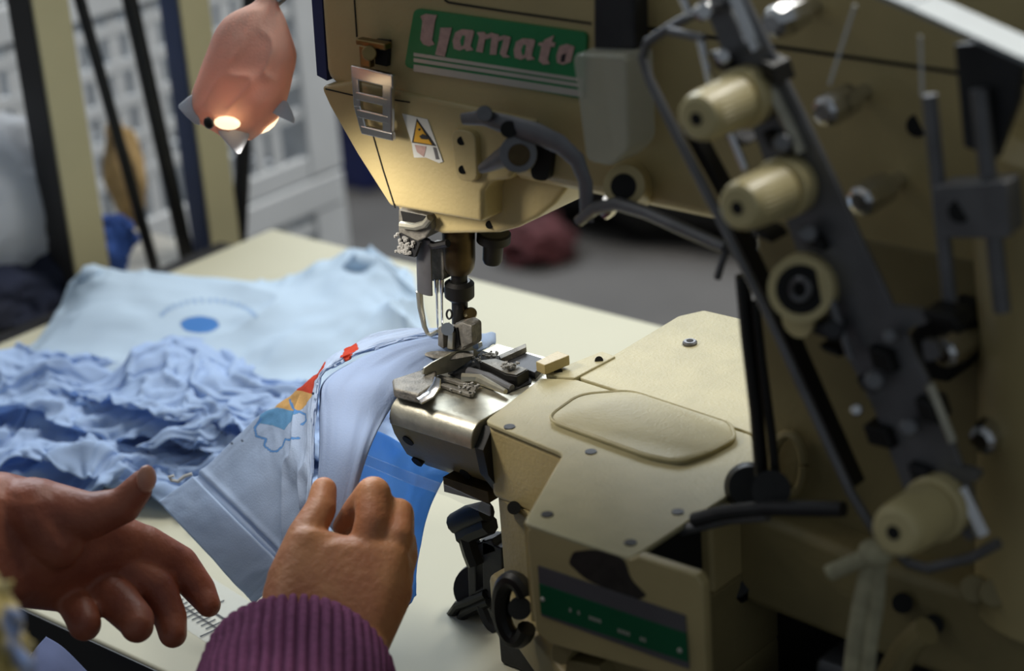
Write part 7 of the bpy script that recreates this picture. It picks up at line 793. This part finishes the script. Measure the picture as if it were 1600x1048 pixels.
cones += chain((612, 872, 1.098, 29), (622, 838, 1.10, 26), (622, 803, 1.112, 26), (600, 820, 1.128, 22), (568, 838, 1.13, 19))
cones += chain((617, 900, 1.095, 28), (630, 868, 1.105, 24), (628, 845, 1.115, 23), (600, 862, 1.13, 20), (575, 868, 1.135, 18))
cones += chain((612, 930, 1.09, 30), (624, 905, 1.10, 23), (620, 890, 1.112, 21), (600, 900, 1.125, 18))
rh = organic('hand', cones, hulls, 'skin'); tag(rh, 'hand seen from its back, pinching the blue cloth')
# left hand: open, palm to the camera, thumb up
hulls = [[HP(t) for t in ((-90, 800, 1.07, 62), (-90, 880, 1.07, 62), (0, 800, 1.09, 64), (20, 890, 1.09, 60))],
         [HP(t) for t in ((0, 800, 1.09, 64), (20, 890, 1.09, 58), (225, 852, 1.128, 32), (190, 882, 1.125, 30), (150, 912, 1.12, 28), (112, 930, 1.115, 28), (80, 800, 1.11, 44))],
         [HP(t) for t in ((50, 800, 1.085, 56), (110, 808, 1.09, 42), (90, 850, 1.085, 40))]]
cones = chain((60, 800, 1.088, 54), (140, 806, 1.085, 38), (192, 790, 1.082, 29), (215, 764, 1.08, 24), (222, 750, 1.08, 18))
cones += chain((225, 855, 1.128, 36), (280, 882, 1.135, 31), (312, 922, 1.135, 26), (326, 945, 1.13, 20))
cones += chain((190, 882, 1.122, 34), (246, 918, 1.122, 30), (266, 965, 1.118, 27), (270, 990, 1.112, 23))
cones += chain((150, 910, 1.116, 33), (190, 945, 1.105, 33), (212, 968, 1.098, 30), (214, 978, 1.094, 27))
cones += chain((112, 930, 1.11, 30), (126, 958, 1.098, 28), (132, 975, 1.092, 27))
nl = MB().ball(P(229, 748, d=1.074), (.0035, .006, .0075), 8)
cones += chain((-80, 840, 1.07, 66), (-330, 900, .99, 74))
lh = organic('hand', cones, hulls, 'skin2'); obj('thumbnail', nl, 'nail', lh); tag(lh, 'open hand with thumb raised and fingers curled')
# ribbed knit cuffs
def cuff(ca, cb2, r0):
    axv = (cb2-ca)/np.linalg.norm(cb2-ca); ua = CR-axv*(CR@axv)
    if np.linalg.norm(ua) < .5: ua = CU-axv*(CU@axv)
    ua /= np.linalg.norm(ua); va = np.cross(axv, ua); nr, nc = 60, 400; rows = []; q = np.linspace(0, 2*math.pi, nc)
    for i in range(nr):
        t = i/(nr-1); base = r0+.005*t+.0012*math.sin(t*7)
        if t < .12: base = r0-.007*(1-t/.12)**2
        rib = .0055*(1-np.exp(-(np.sin(q*27)/.42)**2))
        rr = base+rib+.0016*fbm(np.cos(q)*1.5+5, np.sin(q)*1.5+5, t*4+0*q, 2)
        rows.append(ca+axv*np.linalg.norm(cb2-ca)*t+ua*(np.cos(q)*rr*1.06)[:, None]+va*(np.sin(q)*rr)[:, None])
    return tag(obj('sleeve', gridmb(np.array(rows)), 'purple', person, sharp=180, solid=.002), 'purple ribbed knit cuff')
cuff(P(462, 1042, d=1.075), P(450, 1290, d=.90), .0400)
cuff(P(-190, 868, d=1.035), P(-480, 945, d=.93), .0330)
# patterned clothing at the lower left corner
def pattern_mat():
    m = mat('patterned_cloth', (176, 160, 104), .9, scale=38, rgb2=(204, 206, 196)); nt = m.node_tree
    r = [n for n in nt.nodes if n.type == 'VALTORGB'][0].color_ramp; r.elements[0].position = .3; r.elements[1].position = .7
    for pz, c in ((.42, (92, 84, 48)), (.5, (176, 156, 92)), (.58, (78, 104, 150))):
        e = r.elements.new(pz); e.color = (*lin(c), 1)
    return m
ap = [[(-90, 850, .80), (-20, 880, .80), (8, 900, .80), (22, 915, .815)], [(-90, 960, .79), (-20, 960, .785), (22, 965, .79), (40, 975, .81)], [(-90, 1040, .79), (-20, 1040, .78), (34, 1040, .785), (55, 1045, .81)], [(-90, 1150, .79), (-20, 1150, .78), (44, 1150, .785), (66, 1150, .81)]]
Ga = np.array([[P(a, b, d=c) for a, b, c in r] for r in ap]); Xa = catmull(catmull(Ga, 40, 0), 40, 1)
ua2, va2 = np.meshgrid(np.linspace(0, 3, 40), np.linspace(0, 3, 40))
obj('patterned_sleeve', gridmb(Xa+gridnormals(Xa)*(.003*fbm(ua2*2, va2*2, 3.+0*ua2))[..., None]), pattern_mat(), person, sharp=180, solid=.004)
lapb = MB().ball((-.12, -.42, -.42), (.30, .20, .13), 16); obj('trousers', lapb, 'trousers', person)
# blue cloth lying on the lap below the table edge
lc = thing('blue_cloth_on_lap', P(95, 1030, z=-.28), 'dull blue cloth corner hanging below the table edge at lower left', 'cloth')
lr = [[(72, 994, 1.22), (100, 1012, 1.22), (140, 1052, 1.22)], [(50, 1020, 1.20), (90, 1040, 1.195), (140, 1080, 1.20)], [(30, 1060, 1.18), (80, 1080, 1.175), (130, 1110, 1.18)]]
Gl = np.array([[P(a, b, d=c) for a, b, c in r] for r in lr]); Xl = catmull(catmull(Gl, 30, 0), 30, 1)
obj('fold', gridmb(Xl), 'lapcloth', lc, sharp=180, solid=.001)

# ------------------------------------------------------------------ work lamp wrapped in gauze
LD = 1.10
lm = thing('work_lamp', P(380, 120, d=LD), 'work lamp wrapped in a peach gauze bag hanging beside the machine head', 'lamp')
edges = [(-34, 412, 440), (-10, 404, 436), (5, 394, 434), (25, 356, 444), (50, 336, 453), (85, 322, 463), (120, 309, 457), (150, 299, 450), (172, 298, 441), (192, 312, 428), (208, 338, 408), (218, 352, 394)]
pc = catmull(np.array(edges, float), 70, 0); rows = []
q = np.linspace(0, 2*math.pi, 140)
for i, (y, l_x, r_x) in enumerate(pc):
    c = P((l_x+r_x)/2, y, d=LD); k = LD/FPX; a = (r_x-l_x)/2*k
    crz = 1+.05*np.cos(3*q+.5+i*.03)*np.abs(np.sin(q))+.07*fbm(np.cos(q)*1.8+4, np.sin(q)*1.8+4, i*.06+0*q, 2)*np.abs(np.sin(q))+.10*(1-np.abs(vnoise(np.cos(q)*1.6+9+i*.05, np.sin(q)*1.6, i*.09+0*q)))**4*np.abs(np.sin(q))-.03
    rows.append(c+CR*(np.cos(q)*a)[:, None]+CF*(np.sin(q)*a*.8*crz)[:, None])
gz = obj('gauze_cover', gridmb(np.array(rows)), 'shade', lm, sharp=180, solid=.0006)
tips = MB()
for a, b in (((306, 168), (279, 166)), ((368, 206), (374, 240)), ((438, 176), (447, 158))):
    A_, B_ = P(*a, d=LD-.006), P(*b, d=LD-.006); tips.tube([A_+(A_-B_)*.3, A_, (A_+B_)/2, B_], [.009, .0085, .0052, .0008], 12, flat=CF)
obj('cover_corner', tips, 'bag', lm)
obj('bulb_glow', MB().ball(P(355, 192, d=LD-.020), (.0085, .005, .0032), 8), 'bulb_glow', lm)  # added glow for the bag's lit opening, not a second bulb
obj('bulb_glow', MB().ball(P(400, 172, d=LD+.002), .0125, 12), 'bulb_glow', lm)
obj('burn_hole', MB().ball(P(326, 192, d=LD-.019), (.0032, .0022, .0032), 8), 'black', lm)
obj('gooseneck', MB().tube([P(423, -8, d=LD), P(436, 2, d=LD), P(446, -8, d=LD), P(470, -60, d=LD-.01), P(520, -160, d=LD)], .0026, 10), 'chrome', lm)
pl = bpy.data.lights.new('lamp_light', 'POINT'); pl.energy = .15; pl.color = (1, .72, .46); pl.shadow_soft_size = .012
po = bpy.data.objects.new('lamp_light', pl); COL.objects.link(po); po.location = tuple(P(384, 160, d=LD))
sl_ = bpy.data.lights.new('lamp_beam', 'SPOT'); sl_.energy = 1.2; sl_.color = (1, .93, .84); sl_.shadow_soft_size = .022; sl_.spot_size = math.radians(118); sl_.spot_blend = .9
so = bpy.data.objects.new('lamp_beam', sl_); COL.objects.link(so); so.location = tuple(P(376, 246, d=LD-.01)); so.rotation_euler = (Vector(tuple(P(640, 520, d=1.16)))-so.location).to_track_quat('-Z', 'Y').to_euler()

# ------------------------------------------------------------------ behind the table
def post(name, label, top, bot, faces, base_d, group=None):
    """square post: dark face towards -Y, pale face towards +X"""
    pass
BX = -.605
def upright(px, py): return P(px, py, x=BX)
def posts(cx_px, w_dark, w_pale, matd, label, x):
    c = P(*cx_px, x=x)          # corner between the two faces, at table height
    t = thing('stand_post', (c[0], c[1], -.185), label, 'post')
    obj('pale_face', MB().box((c[0]-.003, c[1], -.185), (c[0], c[1]+w_pale, .62)), 'postbeige', t, bevel=.001)
    obj('dark_channel', MB().box((c[0]-w_dark, c[1]-.001, -.185), (c[0]-.0031, c[1]+w_pale*.8, .62)), matd, t, bevel=.001)
    return t
posts((118, 420), .034, .036, 'postdark', 'dark and beige stand post at the far left beside the plastic bag', -.64)
posts((331, 380), .027, .034, 'postnavy', 'navy and beige stand post behind the lamp', -.64)
def rod(a, b, xa, xb, r, label):
    A3, B3 = P(*a, x=xa), P(*b, x=xb); A3 = A3+(A3-B3)*.3
    o = obj('stand_rod', MB().cyl(B3, A3, r, n=14), 'black'); return tag(o, label, 'rod')
rod((125, 0), (243, 424), -.66, -.66, .0052, 'thin black slanting rod, left of the two slanting rods')
rod((203, 0), (294, 408), -.66, -.66, .0072, 'thicker black slanting rod, right of the two slanting rods')
rod((388, 60), (373, 376), -.66, -.66, .0075, 'upright black rod below the gauze lamp')
# plastic crates stacked behind
def crate(x, y0, y1, z0, label):
    hgt = .30; t = thing('plastic_crate', (x-.2, (y0+y1)/2, z0), label, 'crate', 'white crates stacked behind the table')
    mb = MB().box((x-.006, y0, z0), (x+.006, y1, z0+.028)); mb.box((x-.010, y0, z0+hgt-.04), (x+.010, y1, z0+hgt-.002))
    obj('rim', mb, 'crate', t, bevel=.003)
    obj('corner', MB().box((x-.03, y1-.045, z0), (x+.008, y1+.008, z0+hgt-.002)), 'crate', t, bevel=.004)
    obj('corner', MB().box((x-.03, y0-.008, z0), (x+.008, y0+.045, z0+hgt-.002)), 'crate', t, bevel=.004)
    obj('back_wall', MB().box((x-.40, y0, z0), (x-.39, y1, z0+hgt-.01)), 'crate', t)
    obj('side_wall', MB().box((x-.39, y1-.008, z0), (x-.03, y1, z0+hgt-.01)), 'crate', t)
    v = obj('slat', MB().box((x-.003, y0+.05, z0+.02), (x+.003, y0+.066, z0+hgt-.03)), 'crate', t)
    n = int((y1-y0-.1)/.026)
    for i in range(1, n): copy_part(v, t, (0, .026*i, 0))
    for i in range(5, n, 7):
        obj('rib', MB().box((x-.004, y0+.05+.026*i-.012, z0+.02), (x+.005, y0+.05+.026*i+.024, z0+hgt-.03)), 'crate', t)
    h0 = obj('slat', MB().box((x-.003, y0+.04, z0+.075), (x+.004, y1-.04, z0+.087)), 'crate', t)
    for i in range(1, 5): copy_part(h0, t, (0, 0, .04*i))
    return t
for i, wtx in ((0, 'lowest of the stack'), (1, 'second from the floor'), (2, 'third from the floor'), (3, 'topmost')):
    crate(-.98, .1, .845, -.9+.30*i, 'white slatted plastic crate behind the posts, '+wtx)
# plastic bag with dark goods at the left edge
bg = thing('plastic_bag', P(20, 420, x=-.70), 'white plastic bag of dark blue goods at the left edge beside the post', 'bag')
def blob(c, r, amp, fr_, seed, n=40, floor_z=-.899):
    mb = MB().ball(c, r, n); v = np.array(mb.v); d = (v-V(c))/V(r); v = v+d*V(r)*(amp*fbm(d[:, 0]*fr_+seed, d[:, 1]*fr_, d[:, 2]*fr_, 3)+amp*.8*ridged(d[:, 0]*fr_+seed, d[:, 1]*fr_+4, d[:, 2]*fr_*.6, 1))[:, None]
    v[:, 2] = np.maximum(v[:, 2], floor_z); mb.v = [tuple(p) for p in v]; return mb
cbag = P(-12, 400, x=-.73)
obj('bag_film', blob(cbag+V((0, 0, .045)), (.06, .088, .078), .07, 2.6, 3, floor_z=-.1845), 'bag', bg)
obj('dark_goods', blob(cbag+V((.006, .004, -.028)), (.066, .085, .045), .14, 3, 8, floor_z=-.1845), 'navycloth', bg)
sc = P(178, 392, x=-.68)
tag(obj('blue_scrap', blob(sc+V((0, 0, .006)), (.014, .020, .022), .35, 1.8, 2, 20, floor_z=-.1845), 'bluescrap'), 'small bright blue cloth scrap beside the left stand post', 'cloth')
oy = P(196, 280, x=-.80)
tag(obj('orange_bundle', blob(oy, (.016, .016, .048), .3, 2, 6, 20), 'orange'), 'ochre yarn bundle hanging between the left post and the crates', 'yarn')
# things on the floor far behind
def fl(px, py): return P(px, py, z=-.9)
p = fl(545, 262); t = thing('navy_box', p, 'navy box on the floor far behind, left of the machine head', 'box')
obj('box_body', MB().box((p[0]-.25, p[1]-.1, -.9), (p[0]+.15, p[1]+.25, -.72)), 'navy', t, bevel=.01); obj('box_lid', MB().box((p[0]-.27, p[1]-.12, -.72), (p[0]+.17, p[1]+.27, -.68)), 'grey', t, bevel=.01)
p = fl(960, 352); tag(obj('dark_sack', blob(p+V((0, .1, .13)), (.42, .2, .18), .15, 2, 5, 30), 'black'), 'dark sack on the floor behind the machine arm', 'sack')
p = fl(838, 402); tag(obj('red_cloth', blob(p+V((0, 0, .03)), (.07, .06, .045), .25, 2, 9, 24), 'red'), 'dull red cloth lying on the floor behind the machine', 'cloth')
